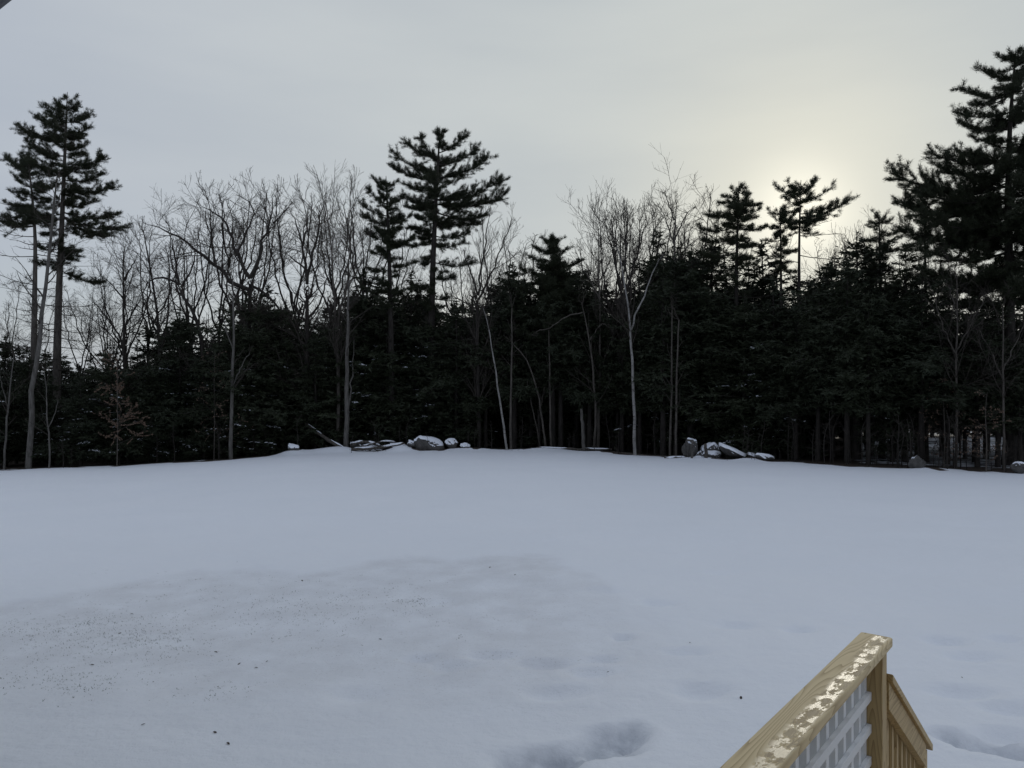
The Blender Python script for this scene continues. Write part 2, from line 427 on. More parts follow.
# ---- white pine
def pine(label, Z, trunk_px, tips, seed, fill=26, w=(8, 1.5), name='pine_tree', prof=None, tuft=1.0, dead=0, bark=M_BARK, fill_top=.02, group=None, extra=None, jit=1.3, upturn=.35):
    """trunk_px pixel polyline bottom->top, tips: (y at trunk, tip x, tip y)"""
    rng = np.random.default_rng(seed)
    px0 = trunk_px[0][0]; X0 = (px0 - CX) / F * Z; base = np.array([X0, Z, float(ground(X0, Z)) - .08])
    tp = [at(x, y, Z) for x, y in trunk_px]; tp[0] = base.copy()
    P0 = resample(tp, 16)[None]; R0 = (np.linspace(1, 0, 16) ** .75 * (w[0] - .5) + .5)[None] / F * Z * .5
    R0[0, 0] *= 1.25
    g = Geo(); g.tubes(P0, R0, 9)
    tz = P0[0, :, 2]
    def on_trunk(z):
        return np.array([np.interp(z, tz, P0[0, :, k]) for k in range(3)])
    polys, rads = [], []
    def branch(p, tip, r):
        v = tip - p; L = np.linalg.norm(v); n = 7
        t = np.linspace(0, 1, n)[:, None]
        sag = -np.sin(t * np.pi) * np.array([0, 0, 1.]) * L * .10 * upturn / .35
        pts = p + v * t + sag + rng.normal(size=(n, 3)) * L * .012 * t
        polys.append(pts); rads.append(np.linspace(1, .3, n) * r)
    ext = {1: [], -1: []}
    for yb, tx, ty in tips:
        p = on_trunk(ZC + (HY - yb) / F * Z)
        tip = at(tx, ty, Z + 0); dy = rng.uniform(-jit, jit) * .8
        sc_ = (Z + dy) / Z; tip = np.array([tip[0] * sc_, Z + dy, ZC + (tip[2] - ZC) * sc_])
        L = np.linalg.norm(tip - p)
        branch(p, tip, .016 + .011 * L)
        ext[1 if tx > trunk_px[-1][0] else -1].append((p[2], abs(tip[0] - p[0]), (tip[2] - p[2]) / max(L, .1)))
    allr = sorted(ext[1] + ext[-1]); hz = np.array([a[0] for a in allr]); he = np.array([a[1] for a in allr]); hs = np.array([a[2] for a in allr])
    zt = tz[-1]
    for i in range(int(fill * 2.1)):
        z = rng.uniform(hz.min(), zt - .6)
        e = np.interp(z, hz, he) * rng.uniform(.55, 1.0) if z < hz.max() else max(.3, (zt - z) * .65)
        a = rng.uniform(0, 2 * np.pi)
        dx = math.cos(a) * .62 * e; dy = math.sin(a) * 1.05 * e
        p = on_trunk(z); s = np.interp(z, hz, hs)
        tip = p + np.array([dx, dy, math.hypot(dx, dy) * (s * .8 + rng.uniform(-.10, .10))])
        branch(p, tip, .014 + .010 * math.hypot(dx, dy))
    # leader whorl
    top = P0[0, -1]
    for i in range(5):
        a = rng.uniform(0, 6.28); l = rng.uniform(.3, .6)
        branch(top - np.array([0, 0, rng.uniform(.3, .9)]), top + np.array([math.cos(a) * l, math.sin(a) * l, rng.uniform(-.5, -.05)]), .015)
    PB = np.stack(polys); RB = np.stack(rads)
    g.tubes(PB, RB, 5)
    LB = np.linalg.norm(np.diff(PB, axis=1), axis=2).sum()
    # lateral branchlets, flattened fans
    PL, RL = children(PB, RB, int(LB * 13), rng, (.08, .97), (26, 66), (.13, .33), .16, .12, 4, .5, .4, flat=.22, minr=.006, taper_t=.32)
    h = Geo(); h.tubes(PL, RL, 3)
    LL = np.linalg.norm(np.diff(PL, axis=1), axis=2).sum()
    c1, d1 = sample_on(PL, int(LL * 12 * tuft), rng, (.12, 1.0)); c2, d2 = sample_on(PB, int(LB * 7 * tuft), rng, (.45, 1.0))
    c0, d0 = PB[:, -1], norm(PB[:, -1] - PB[:, -2])
    cc = np.concatenate([c1, c2, c0]); dd = np.concatenate([d1, d2, d0])
    K = 12
    cc = np.repeat(cc, K, 0) + rng.normal(size=(len(cc) * K, 3)) * .05
    dd = norm(np.repeat(dd, K, 0) * .7 + rng.normal(size=cc.shape) * np.array([.62, .62, .42]) + np.array([0, 0, .22]))
    L = rng.uniform(.13, .24, len(cc)); W = rng.uniform(.015, .026, len(cc))
    hf = Geo(); hf.tris(blades(cc, dd, L, W, rng))
    if dead:   # bare dead lower limbs
        zlo = hz.min(); dp = []; dr = []
        for i in range(dead):
            z = rng.uniform(zlo * .45 + base[2] * .55, zlo + 1.5); a = rng.uniform(0, 6.28); l = rng.uniform(1.0, 3.6)
            p = on_trunk(z); tt = np.linspace(0, 1, 6)[:, None]
            pts = p + np.array([math.cos(a), math.sin(a) * .8, rng.uniform(-.05, .22)]) * l * tt + np.array([0, 0, -1]) * np.sin(tt * 3) * l * .05 + rng.normal(size=(6, 3)) * .04 * tt
            dp.append(pts); dr.append(np.linspace(.03, .010, 6))
        dp = np.stack(dp); dr = np.stack(dr); h.tubes(dp, dr, 4)
        a1, b1 = children(dp, dr, dead * 7, rng, (.25, 1), (25, 60), (.2, .45), .05, .15, 4, .6, .5, flat=.5, minr=.009); h.tubes(a1, b1, 3)
        a2, b2 = children(a1, b1, dead * 14, rng, (.25, 1), (25, 60), (.4, .8), .05, .15, 3, .6, .5, flat=.5, minr=.007); h.tubes(a2, b2, 3)
    for q_ in (g, h, hf): local(q_, base)
    return put_tree(name, label, 'tree', base, [('trunk', g.build('trunk', bark, True)), ('twigs', h.build('twigs', M_TWIG, True)), ('crown', hf.build('needles', M_PINE))], group)

# ---- hemlock / young conifer prototype (unit: metres, height H)
def conifer_proto(seed, H, Rr, base_h, snow=0, nbr=150, pitch=.14, droop=.22, pw=.58):
    rng = np.random.default_rng(seed)
    tr = np.stack([np.array([rng.normal() * .03 * i / 12, rng.normal() * .03 * i / 12, H * i / 12]) for i in range(13)])
    tr[0, 2] = -.12
    g = Geo(); g.tubes(tr[None], (np.linspace(1, .06, 13) * (.012 * H + .02))[None], 7)
    hh = base_h + (H - base_h) * (1 - rng.uniform(0, 1, nbr) ** .8) * .98
    rel = (hh - base_h) / (H - base_h)
    L = Rr * np.clip((1 - rel) ** pw, .06, 1) * rng.uniform(.45, 1.2, nbr) * np.clip(.62 + rel * 2.2, 0, 1)
    a = rng.uniform(0, 2 * np.pi, nbr); n = 6
    L = L * (.80 + .28 * np.sin(a * 2 + rel * 9 + seed) + .22 * np.sin(a * 3 - rel * 17 + seed * 2)) * (1 + .3 * np.sin(rel * 23 + seed))
    L = np.maximum(L, .25)
    t = np.linspace(0, 1, n)
    out_ = np.stack([np.cos(a), np.sin(a), np.zeros(nbr)], -1)
    P = np.zeros((nbr, n, 3)); P[:, :, 2] = hh[:, None]
    P += out_[:, None] * (L[:, None] * t)[..., None]
    P[:, :, 2] += L[:, None] * (pitch + .35 * rel[:, None]) * t - L[:, None] * droop * t ** 2
    P += rng.normal(size=P.shape) * .03 * t[None, :, None] * L[:, None, None]
    R = np.linspace(1, .3, n)[None] * (.006 + .010 * L)[:, None]
    g.tubes(P, R, 4)
    LB = L.sum()
    PL, RL = children(P, R, int(LB * 6.5), rng, (.12, 1), (35, 65), (.3, .5), -.05, .12, 4, .5, .5, flat=.3, minr=.005, taper_t=.7)
    f = Geo()
    LL = np.linalg.norm(np.diff(PL, axis=1), axis=2).sum()
    c1, d1 = sample_on(PL, int(LL * 26), rng); c2, d2 = sample_on(P, int(LB * 14), rng, (.1, 1))
    cc = np.concatenate([c1, c2]); dd = np.concatenate([d1, d2])
    rv = rng.normal(size=cc.shape) * np.array([1, 1, .55])
    dd = norm(dd * .5 + rv * .6 + np.array([0, 0, -.12]))
    # leader sprigs
    m = 30; lc = np.stack([np.zeros(m), np.zeros(m), H - rng.uniform(0, .09 * H, m)], -1); ld = norm(rng.normal(size=(m, 3)) + np.array([0, 0, .5]))
    cc = np.concatenate([cc, lc]); dd = np.concatenate([dd, ld])
    f.tris(blades(cc, dd, rng.uniform(.13, .27, len(cc)), rng.uniform(.05, .095, len(cc)), rng))
    parts = [('trunk', g.build('trunk', M_BARK, True)), ('crown', f.build('needles', M_HEM))]
    if snow:
        pick = rng.choice(nbr, min(nbr, snow * 2), replace=False)
        pick = [i for i in pick if hh[i] < H * .62][:snow]
        s = Geo(); sp, sd = sample_on(P[pick], snow * 8, rng, (.35, 1))
        sp = sp + np.array([0, 0, .035]) + rng.normal(size=sp.shape) * np.array([.09, .09, .02])
        nn = 5; ang = np.arange(nn) / nn * 6.283
        for c, dr in zip(sp, sd):
            e = rng.uniform(.022, .07); th = math.atan2(dr[1], dr[0]); asp = rng.uniform(1.0, 2.4)
            xx = np.cos(ang) * e * asp * rng.uniform(.7, 1.2, nn); yy = np.sin(ang) * e * rng.uniform(.7, 1.2, nn)
            ring = c + np.stack([xx * math.cos(th) - yy * math.sin(th), xx * math.sin(th) + yy * math.cos(th), rng.normal(size=nn) * .012], -1)
            topv = c + np.array([0, 0, e * .6]); bot = c - np.array([0, 0, e * .35])
            tv = []
            for k in range(nn): tv += [ring[k], ring[(k + 1) % nn], topv, ring[(k + 1) % nn], ring[k], bot]
            s.tris(np.array(tv))
        parts.append(('snow_clumps', s.build('snow_clumps', M_SNOW)))
    return parts, H
protos_full = [conifer_proto(100 + i, h, r, b, 40 if i in (0, 2) else (14 if i == 3 else 0), int(nb * 1.45)) for i, (h, r, b, nb) in enumerate([(9, 2.5, .5, 170), (8.5, 2.1, .6, 150), (10, 2.9, .4, 190), (7.5, 2.2, .4, 140)])]
protos_high = [conifer_proto(120 + i, h, r, b, 0, int(nb * 1.45)) for i, (h, r, b, nb) in enumerate([(10.5, 2.5, 2.9, 150), (11, 2.8, 3.4, 160), (9.5, 2.2, 2.2, 140)])]
protos_tall = [conifer_proto(140 + i, h, r, b, 0, int(nb * 1.5), .32, .10, .68) for i, (h, r, b, nb) in enumerate([(13, 3.2, 3.0, 190), (12, 2.7, 2.5, 170)])]
def put_conifer(proto, px, topy, Z, rng, label, group, name='hemlock_tree', wide=1.0):
    X = (px - CX) / F * Z; gz = float(ground(X, Z)); parts, H = proto
    h = max(2.5, ZC + (HY - topy) / F * Z - gz); s = h / H
    t = thing(name, label, 'tree', (X, Z, gz - .03), rng.uniform(0, 6.28), group)
    s2 = s * wide * 1.12; t.scale = (s2, s2, s)
    for nm, me in parts:
        o = link(nm, me, t)
        if nm == 'snow_clumps': o['kind'] = 'stuff'
    return t
rng = np.random.default_rng(5)
PRX = [-60, 0, 30, 60, 100, 130, 165, 200, 230, 270, 300, 330, 350, 400, 430, 480, 520, 550, 600, 640, 660, 690, 720, 760, 800, 830, 870, 900, 940, 1000, 1080]
PRY = [345, 346, 352, 350, 343, 346, 336, 325, 300, 296, 312, 310, 298, 292, 308, 294, 282, 272, 298, 280, 264, 270, 284, 288, 298, 280, 266, 276, 296, 318, 325]
def prof(px): return float(np.interp(px, PRX, PRY)) + 44 * float(vnoise(np.array(px / 34.0), np.array(.5), 8)) - 20
LAND = [(4, 'the slim stem at the left edge'), (28, 'the pale leaning trunk'), (49, 'the thin forked sapling'), (117, 'the brown-leaved beech'), (162, 'the slim upright-stemmed tree'), (231, 'the lone pale trunk'), (293, 'the small snowy stone'), (346, 'the stout trunk by the logs'),
        (375, 'the left log pile'), (427, 'the snow-capped boulder'), (452, 'the speckled boulder'), (507, 'the thin leaning birch'), (551, 'the open gap of the wood'), (583, 'the broken snag'), (635, 'the forked birch'), (691, 'the tall upright rock'), (733, 'the tilted snowy slab'),
        (765, 'the small flat stone'), (799, 'the pine before the sun'), (858, 'the conifer peak right of the sun'), (882, 'the narrow pine spire'), (917, 'the round brown boulder'), (955, 'the brown-twigged tree'), (1010, 'the huge right-hand pine')]
def near_label(px, what, used):
    for _, p, t in sorted((abs(p - px), p, t) for p, t in LAND):
        rel = 'directly behind' if abs(p - px) < 6 else ('just left of' if px < p else 'just right of')
        lab = '%s %s %s' % (what, rel, t)
        if lab not in used or abs(p - px) > 45: break
    used.add(lab); return lab
USED = set()
SIDE = lambda px: 'left of the twin boulders' if px < 400 else ('between the two rock piles' if px < 690 else 'right of the slab rocks')
px = -45
while px < 1075:       # front row at the edge of the snow
    u = (px - CX) / F; Ze = float(edge_at(u)[0])
    top = prof(px) - 24 + rng.uniform(0, 50)
    if 470 < px < 705: pr = protos_high[rng.integers(3)]; Z = Ze + rng.uniform(2.5, 6)
    elif px > 780: pr = protos_high[rng.integers(3)] if rng.random() < .9 else protos_full[1]; Z = Ze + rng.uniform(1.6, 4.5)
    else: pr = protos_full[rng.integers(4)]; Z = Ze + (rng.uniform(4.0, 6.0) if 345 < px < 475 or 700 < px < 785 else rng.uniform(1.6, 4.5))
    put_conifer(pr, px, top, Z, rng, near_label(px, 'dark front-row hemlock', USED), 'front row hemlocks along the wood edge', wide=rng.uniform(.95, 1.2))
    px += rng.uniform(20, 30)
for k, (dz0, dz1, off, step) in enumerate([(7, 11, 8, 22), (13, 19, 14, 22), (22, 32, 20, 20), (36, 46, 24, 17)]):
    px = -80 + 7 * k
    while px < 1110:
        u = (px - CX) / F; Ze = float(edge_at(u)[0])
        pr = (protos_full + protos_tall)[rng.integers(6)] if k != 1 else protos_full[rng.integers(4)]
        if px > 800 and k < 3: pr = protos_high[rng.integers(3)]
        thin_ = 25 if 900 < px < 1010 and k > 1 else 0
        put_conifer(pr, px, prof(px) - 24 + off * .7 + rng.uniform(0, 44) + thin_, Ze + rng.uniform(dz0, dz1), rng, 'dark hemlock crowded deep inside the wood %s' % SIDE(px), 'hemlocks deep in the wood ' + SIDE(px), wide=rng.uniform(1.0, 1.35))
        px += step * rng.uniform(.8, 1.3)
# conifers whose own tops stand out of the dark mass
for (px, ty, dz, pr, wide, lab) in [
        (656, 230, 6, protos_tall[1], 1.0, 'dense dark conifer peak just right of the forked birch'),
        (553, 252, 7, protos_tall[0], 1.35, 'dense dark conifer body behind the broad feathery pine'),
        (531, 282, 6, protos_tall[1], 1.1, 'low conifer at the left foot of the broad feathery pine'),
        (577, 272, 7, protos_tall[1], 1.1, 'low conifer at the right foot of the broad feathery pine'),
        (404, 296, 7, protos_tall[0], 1.1, 'dark conifer between the two central pines'),
        (452, 312, 7, protos_full[2], 1.1, 'low dark conifer right of the tall central pine'),
        (513, 262, 6, protos_tall[1], .8, 'narrow dark conifer spire left of the broad feathery pine'),
        (585, 285, 6, protos_tall[1], .9, 'low dark conifer shoulder between feathery pine and birch'),
        (690, 252, 6, protos_tall[0], 1.1, 'dark conifer under the tall thin bare tree'),
        (246, 292, 5, protos_full[0], 1.0, 'dense rounded hemlock under the spreading bare tree'),
        (275, 297, 6, protos_full[2], .8, 'hemlock right of the rounded one under the spreading bare tree'),
        (366, 306, 6, protos_tall[1], .9, 'dark conifer below the smaller of the two central pines'),
        (712, 234, 9, protos_tall[0], 1.25, 'ragged dark conifer left of the pine beside the glow'),
        (762, 240, 9, protos_tall[1], 1.25, 'dark conifer filling between the pine and the sun'),
        (832, 254, 6, protos_tall[0], 1.1, 'dark conifer just right of the sunlit pine'),
        (857, 230, 5, protos_tall[0], 1.25, 'tall dark conifer peak right of the low sun'),
        (905, 244, 5, protos_tall[1], 1.1, 'dark conifer left of the big pine at the right edge'),
        (975, 282, 6, protos_tall[0], 1.1, 'dark conifer under the lower boughs of the huge right-hand pine'),
        (1024, 290, 6, protos_tall[1], 1.1, 'dark conifer cut by the right picture edge'),
        (780, 300, 5, protos_tall[0], .9, 'dark conifer standing under the sunlit pine')]:
    Ze = float(edge_at((px - CX) / F)[0])
    put_conifer(pr, px, ty, Ze + dz, rng, lab, None, 'conifer_tree', wide)

# ------------------------------------------------------------------ white pines
pine('tall ragged white pine with its crown left of centre', 53, [(431, 452), (431, 330), (433, 260), (436, 200), (440, 127)],
     [(153, 467.6, 133), (165, 477.6, 148), (178, 489.5, 156), (200, 501, 181), (204, 506, 194), (212, 488, 215), (218, 480, 224), (246, 464, 242), (236, 470, 232),
      (158, 406, 143), (174, 391, 150), (180, 392, 166), (190, 404, 184), (205, 405, 206), (222, 406, 228), (238, 412, 246), (255, 415, 262), (268, 448, 272), (282, 416, 290), (226, 470, 218), (262, 476, 262), (278, 456, 276), (298, 450, 297), (300, 411, 302), (316, 446, 316), (288, 410, 284)],
     1, fill=30, w=(10, 2), tuft=1.25, dead=14)
pine('smaller dark pine leaning against the tall central pine', 52, [(392, 452), (391, 330), (389, 250), (386, 176)],
     [(190, 372, 176), (204, 367, 188), (216, 358, 201), (224, 361, 214), (240, 366, 231), (255, 368, 250), (270, 366, 268), (292, 362, 288), (312, 364, 312),
      (188, 398, 180), (204, 406, 194), (224, 412, 214), (244, 414, 238), (266, 415, 262), (290, 412, 288)], 2, fill=30, w=(8, 2), tuft=1.15, dead=3)
pine('tallest pine of the pair at the far left', 51, [(56, 466), (57, 350), (59, 290), (63, 200), (67.4, 92)],
     [(122, 92, 113), (134, 90, 127), (150, 89, 143), (168, 105, 157), (180, 103, 174), (190, 115, 186), (205, 97, 200), (216, 127, 227), (212, 118, 214), (246, 81, 251), (270, 105, 282),
      (112, 46, 105), (126, 35, 115), (142, 17, 125), (156, 26, 140), (165, 40, 160), (182, 40, 186), (204, 42, 204), (108, 80, 103), (110, 55, 100), (240, 48, 246)], 3, fill=28, w=(9.5, 2), tuft=1.15, dead=22, bark=M_BARKM)
pine('shorter half-bare pine at the left edge of the picture', 49, [(33, 468), (34, 330), (36, 230), (31, 185), (28, 158)],
     [(172, 7, 157), (176, 46, 168), (188, 10, 172), (190, 50, 186), (205, 4, 202), (212, 2, 216), (205, 54, 208), (218, 52, 222), (226, -8, 216), (180, 20, 160), (172, 36, 156), (170, 22, 152), (168, 30, 148)], 4, fill=16, w=(8, 1.5), tuft=1.0, dead=34, bark=M_BARKM)
pine('pointed pine just left of the low sun', 48, [(737, 458), (736, 330), (736.5, 260), (739, 181)],
     [(196, 722, 196), (200, 717, 202), (212, 706, 215), (226, 698, 229), (238, 704, 240), (252, 700, 254), (192, 750, 194), (202, 758, 205), (216, 756, 217), (228, 765, 227), (244, 760, 245), (262, 758, 262), (276, 716, 278), (292, 750, 292)], 6, fill=26, w=(7, 1.5), tuft=1.15, dead=8)
pine('broad feathery young pine with rounded peak at the middle of the wood', 51, [(553, 452), (553, 330), (553, 270), (553, 232)],
     [(244, 541, 237), (252, 533, 246), (262, 526, 254), (276, 520, 268), (292, 514, 284), (312, 512, 304), (334, 510, 328), (242, 565, 237), (252, 572, 247), (266, 583, 260), (282, 588, 275), (300, 594, 294), (320, 596, 314), (342, 598, 338)], 13, fill=70, w=(6, 1.5), tuft=1.0)
pine('slender flat-topped pine standing in front of the low sun', 47, [(799, 460), (799, 330), (799, 250), (800, 200), (801, 180)],
     [(200, 775, 184), (198, 788, 180), (195, 817, 178), (202, 834, 185), (218, 851, 199), (222, 828, 215), (206, 784, 196), (214, 836, 202), (232, 818, 233)], 7, fill=9, w=(6, 1.5), tuft=1.1, dead=14, jit=.9)
pine('small pine tucked left of the flat-topped sunlit one', 48, [(782, 460), (781, 330), (781, 250), (780, 206)],
     [(222, 768, 209), (228, 766, 226), (240, 764, 240), (224, 794, 214), (238, 796, 232), (252, 797, 250), (256, 766, 258), (270, 796, 272)], 8, fill=18, w=(5, 1.5), tuft=1.1)
pine('narrow pine spire between the sun and the right edge', 44, [(882, 466), (881, 330), (880, 270), (879, 210)],
     [(226, 866, 225), (238, 862, 240), (254, 858, 252), (222, 892, 219), (236, 896, 232), (250, 898, 250), (268, 862, 268), (270, 898, 270)], 9, fill=18, w=(6, 1.5), tuft=1.1)
pine('huge dark white pine towering at the right edge', 40, [(1010, 473), (1010, 330), (1008, 220), (1009, 130), (1016, 48)],
     [(78, 975, 66), (96, 961, 87), (112, 953, 111), (128, 958, 122), (140, 970, 136), (160, 927, 150), (176, 940, 166), (186, 892, 174), (196, 915, 190), (208, 895, 204), (222, 920, 216), (234, 903, 230), (252, 918, 248), (276, 926, 272), (300, 940, 300),
      (70, 1045, 62), (90, 1060, 84), (116, 1070, 110), (146, 1085, 142), (180, 1090, 176), (214, 1095, 210), (250, 1090, 250), (290, 1080, 292), (60, 996, 54), (100, 1030, 96), (66, 1030, 52)], 10, fill=46, w=(13, 2.5), tuft=1.3, dead=10)
pine('small pine half hidden under the huge right-hand pine', 42, [(926, 468), (926, 330), (925, 260), (925, 186)],
     [(206, 912, 198), (222, 908, 216), (238, 906, 234), (204, 938, 200), (226, 944, 222), (250, 946, 250), (258, 908, 260), (280, 946, 284)], 12, fill=16, w=(5, 1.5), tuft=1.0)

# ------------------------------------------------------------------ bare trees
spec_bare('large spreading bare tree forking low above the hemlocks', 52, [
    ([(247, 459), (248, 360), (250, 310), (250, 276)], 9, 6),
    ([(250, 278), (237, 256), (231, 230), (218, 212), (190, 188)], 5.5, 1.5),
    ([(250, 278), (260, 259), (260, 241), (272, 225), (272, 178)], 5.5, 1.5),
    ([(237, 256), (246, 232), (256, 214), (250, 200), (232, 186)], 3.5, 1.2),
    ([(250, 290), (231, 284), (216, 267), (200, 251), (182, 238), (164, 228), (134, 206)], 6, 1.6),
    ([(252, 286), (262, 290), (278, 306), (282, 325), (283, 350)], 4.0, 3.5),
    ([(216, 267), (212, 240), (204, 215), (208, 190)], 3, 1.2),
    ([(272, 225), (286, 210), (292, 195)], 2.6, 1.0)], 31, dens=(1.15, 1.1, 1.0), trunk=M_BARK)
spec_bare('bare tree leaning left with an arching limb', 50, [
    ([(208, 460), (204, 360), (199, 320), (188, 300), (179, 285)], 7, 4.5),
    ([(179, 285), (168, 278), (156, 276), (146, 284), (140, 300)], 3.4, 1.4),
    ([(179, 285), (176, 262), (172, 240), (166, 214)], 3.8, 1.2),
    ([(181, 287), (192, 270), (196, 252), (190, 232)], 3.2, 1.2)], 32, trunk=M_BARK)
spec_bare('upright bare tree with tight crown right of the spreading one', 51, [
    ([(307, 456), (307, 360), (307, 320), (307, 282)], 8, 5.5),
    ([(307, 284), (303, 246), (296, 222), (288, 196)], 4.5, 1.3),
    ([(307, 284), (312, 256), (317, 238), (322, 206), (326, 190)], 4.5, 1.3),
    ([(306, 320), (318, 308), (322, 300), (326, 276), (334, 258)], 3.6, 1.3),
    ([(303, 246), (308, 222), (308, 192)], 3, 1.2),
    ([(307, 270), (292, 258), (282, 246)], 3, 1.1)], 33, dens=(1.15, 1.1, 1.0), trunk=M_BARK)
spec_bare('slim bare tree with close upright stems left of the arching one', 52, [
    ([(162, 464), (161, 380), (158, 310), (152, 280), (146, 248), (142, 214)], 6, 1.4),
    ([(160, 340), (148, 312), (139, 282)], 3.5, 1.2), ([(161, 350), (168, 318), (170, 280), (168, 238)], 3.5, 1.2)], 34, trunk=M_BARK)
spec_bare('straight bare tree with fine crown right of the far left pines', 51, [
    ([(123, 466), (124, 380), (124, 310), (124, 270), (123, 236)], 6.5, 1.4),
    ([(124, 345), (110, 322), (98, 305), (90, 286)], 3, 1.2), ([(124, 330), (136, 306), (146, 280)], 3, 1.2), ([(124, 300), (110, 282), (98, 272)], 2.6, 1.0), ([(124, 280), (134, 262), (138, 246)], 2.6, 1.0)], 35, dens=(1.2, 1.1, 1.0), trunk=M_BARK)
spec_bare('pale-trunked thin tree standing alone at the snow edge', 46.3, [
    ([(231, 459), (231, 430), (232, 390), (234, 340), (234, 300), (232, 262)], 5.5, 1.4),
    ([(233, 350), (226, 330), (222, 310)], 2, 1), ([(233, 385), (242, 365), (250, 352)], 1.8, .9)], 36, dens=(.7, .7, .7), trunk=M_BARKG, tr=(.35, 1), sub=(.15, .3))
spec_bare('pale leaning trunk crossing the far left pines', 44.6, [
    ([(28, 469), (32, 400), (40, 330), (48, 270), (54, 205), (58, 165)], 8, 2.5),
    ([(52, 220), (60, 196), (66, 170)], 2.4, 1), ([(44, 300), (34, 282), (22, 272)], 2.2, 1)], 37, dens=(.5, .6, .7), trunk=M_BARKG, tr=(.45, 1), sub=(.12, .26))
spec_bare('thin forked sapling right of the pale leaning trunk', 44.4, [
    ([(49, 468), (50, 440), (47, 424), (47, 395), (44, 370)], 2.6, 1), ([(48, 428), (55, 415), (58, 400)], 1.5, .8)], 38, dens=(.8, .8, .6), trunk=M_BARKG, sub=(.2, .35))
spec_bare('slim bare stem at the left picture edge', 44.6, [
    ([(4, 469), (6, 430), (10, 390), (14, 355)], 3.2, 1.2), ([(8, 410), (2, 385), (-2, 370)], 1.6, .8)], 39, dens=(.8, .8, .6), trunk=M_BARKG, sub=(.2, .35))
spec_bare('white-barked forked birch right of centre', 45.4, [
    ([(635, 455), (634, 400), (632, 350), (630, 322), (627, 295), (621, 262), (614, 228)], 4.6, 1.3),
    ([(631, 330), (640, 305), (648, 282), (660, 258), (666, 246)], 2.8, 1.0)], 40, name='birch_tree', dens=(1.0, 1.0, .9), trunk=M_BIRCH, tr=(.5, 1), sub=(.18, .36), up=.3)
spec_bare('dense brushy bare tree behind the forked birch', 50, [
    ([(622, 456), (622, 360), (622, 320), (622, 285)], 6.5, 5), ([(622, 290), (614, 256), (606, 226), (603, 206)], 3.6, 1.2), ([(622, 290), (626, 250), (628, 215), (626, 194)], 3.8, 1.2),
    ([(622, 300), (636, 262), (644, 228), (648, 200)], 3.6, 1.2), ([(614, 256), (616, 226), (618, 200)], 2.6, 1.0)], 41, dens=(1.5, 1.2, 1.0), trunk=M_BARK, up=.34, ang=(20, 42))
spec_bare('tallest thin bare tree above the dark conifers right of the birch', 50, [
    ([(675, 458), (675, 360), (675, 290), (674, 240), (675, 215), (677, 188)], 5.5, 1.2), ([(674, 245), (664, 214), (654, 188)], 2.4, 1), ([(675, 240), (686, 214), (698, 190)], 2.4, 1), ([(675, 262), (690, 244), (700, 222)], 2.2, 1), ([(674, 220), (666, 196), (664, 178)], 2, .9)], 42, dens=(.9, .8, .9), trunk=M_BARKM)
spec_bare('bare tree rising between feathery pine and birch', 50, [
    ([(598, 456), (600, 360), (600, 300), (599, 250), (598, 212)], 4.5, 1.2), ([(600, 300), (588, 276), (578, 250)], 2.4, 1), ([(600, 280), (610, 262), (612, 240)], 2.2, 1)], 43, dens=(1.1, 1.0, .9), trunk=M_BARKM, up=.25)
spec_bare('fine bare tree just right of the tall central pine', 51, [
    ([(479, 454), (478, 360), (477, 320), (478, 290)], 6, 4.5), ([(478, 295), (468, 264), (462, 236)], 3, 1.2), ([(478, 295), (484, 256), (488, 220), (490, 204)], 3.2, 1.2), ([(478, 300), (494, 268), (508, 230), (512, 212)], 3, 1.2), ([(478, 310), (460, 300), (448, 284)], 2.6, 1)], 44, dens=(1.3, 1.1, 1.0), trunk=M_BARK, up=.25, ang=(22, 45))
spec_bare('bare tree with two upright stems left of the smaller central pine', 50, [
    ([(338, 455), (338, 360), (336, 310), (332, 260), (328, 216), (326, 190)], 5, 1.3), ([(337, 330), (346, 290), (350, 250), (346, 214), (342, 188)], 3.6, 1.2), ([(346, 290), (362, 262), (366, 240)], 2.4, 1)], 45, dens=(1.2, 1.1, 1.0), trunk=M_BARKM, up=.25, ang=(22, 45))
spec_bare('thin birch leaning left at the middle of the wood edge', 47.6, [
    ([(507, 450), (503, 420), (498, 390), (494, 360), (488, 322), (480, 290)], 3.2, .7)], 46, name='birch_tree', dens=(.6, .7, .6), trunk=M_BIRCH, tr=(.5, 1), sub=(.12, .25))
spec_bare('straight slim trunk beside the leaning thin birch', 48.2, [([(511, 450), (511, 400), (512, 340), (512, 290)], 3.4, 1.4)], 47, dens=(.5, .6, .6), trunk=M_BARKM, tr=(.5, 1), sub=(.12, .22))
spec_bare('bent bare stem with a long arching side branch', 48.4, [
    ([(594, 450), (596, 410), (592, 360), (588, 330), (582, 305)], 3.6, 1.5), ([(584, 312), (566, 316), (550, 328), (536, 332)], 1.9, .9), ([(590, 340), (602, 322), (612, 330)], 1.6, .8)], 48, dens=(.7, .7, .6), trunk=M_BARKM, sub=(.15, .3))
spec_bare('leaning dark stem in the open gap of the wood', 49, [([(546, 449), (542, 415), (536, 385), (528, 360), (514, 345)], 3.0, 1.4)], 49, dens=(.5, .6, .6), trunk=M_BARKM, sub=(.12, .25))
spec_bare('short straight stem in the open gap of the wood', 49.2, [([(551, 449), (550, 410), (550, 370), (549, 330)], 3.0, 1.6)], 50, dens=(.4, .5, .5), trunk=M_BARKM, sub=(.12, .25))
spec_bare('stout twin-looking trunk behind the left log pile', 48.8, [([(346, 450), (347, 410), (347, 360), (348, 310), (350, 262)], 7, 2.4), ([(347, 420), (352, 380), (354, 340)], 3, 1.4)], 51, dens=(.6, .7, .7), trunk=M_BARKG, tr=(.5, 1), sub=(.15, .3))
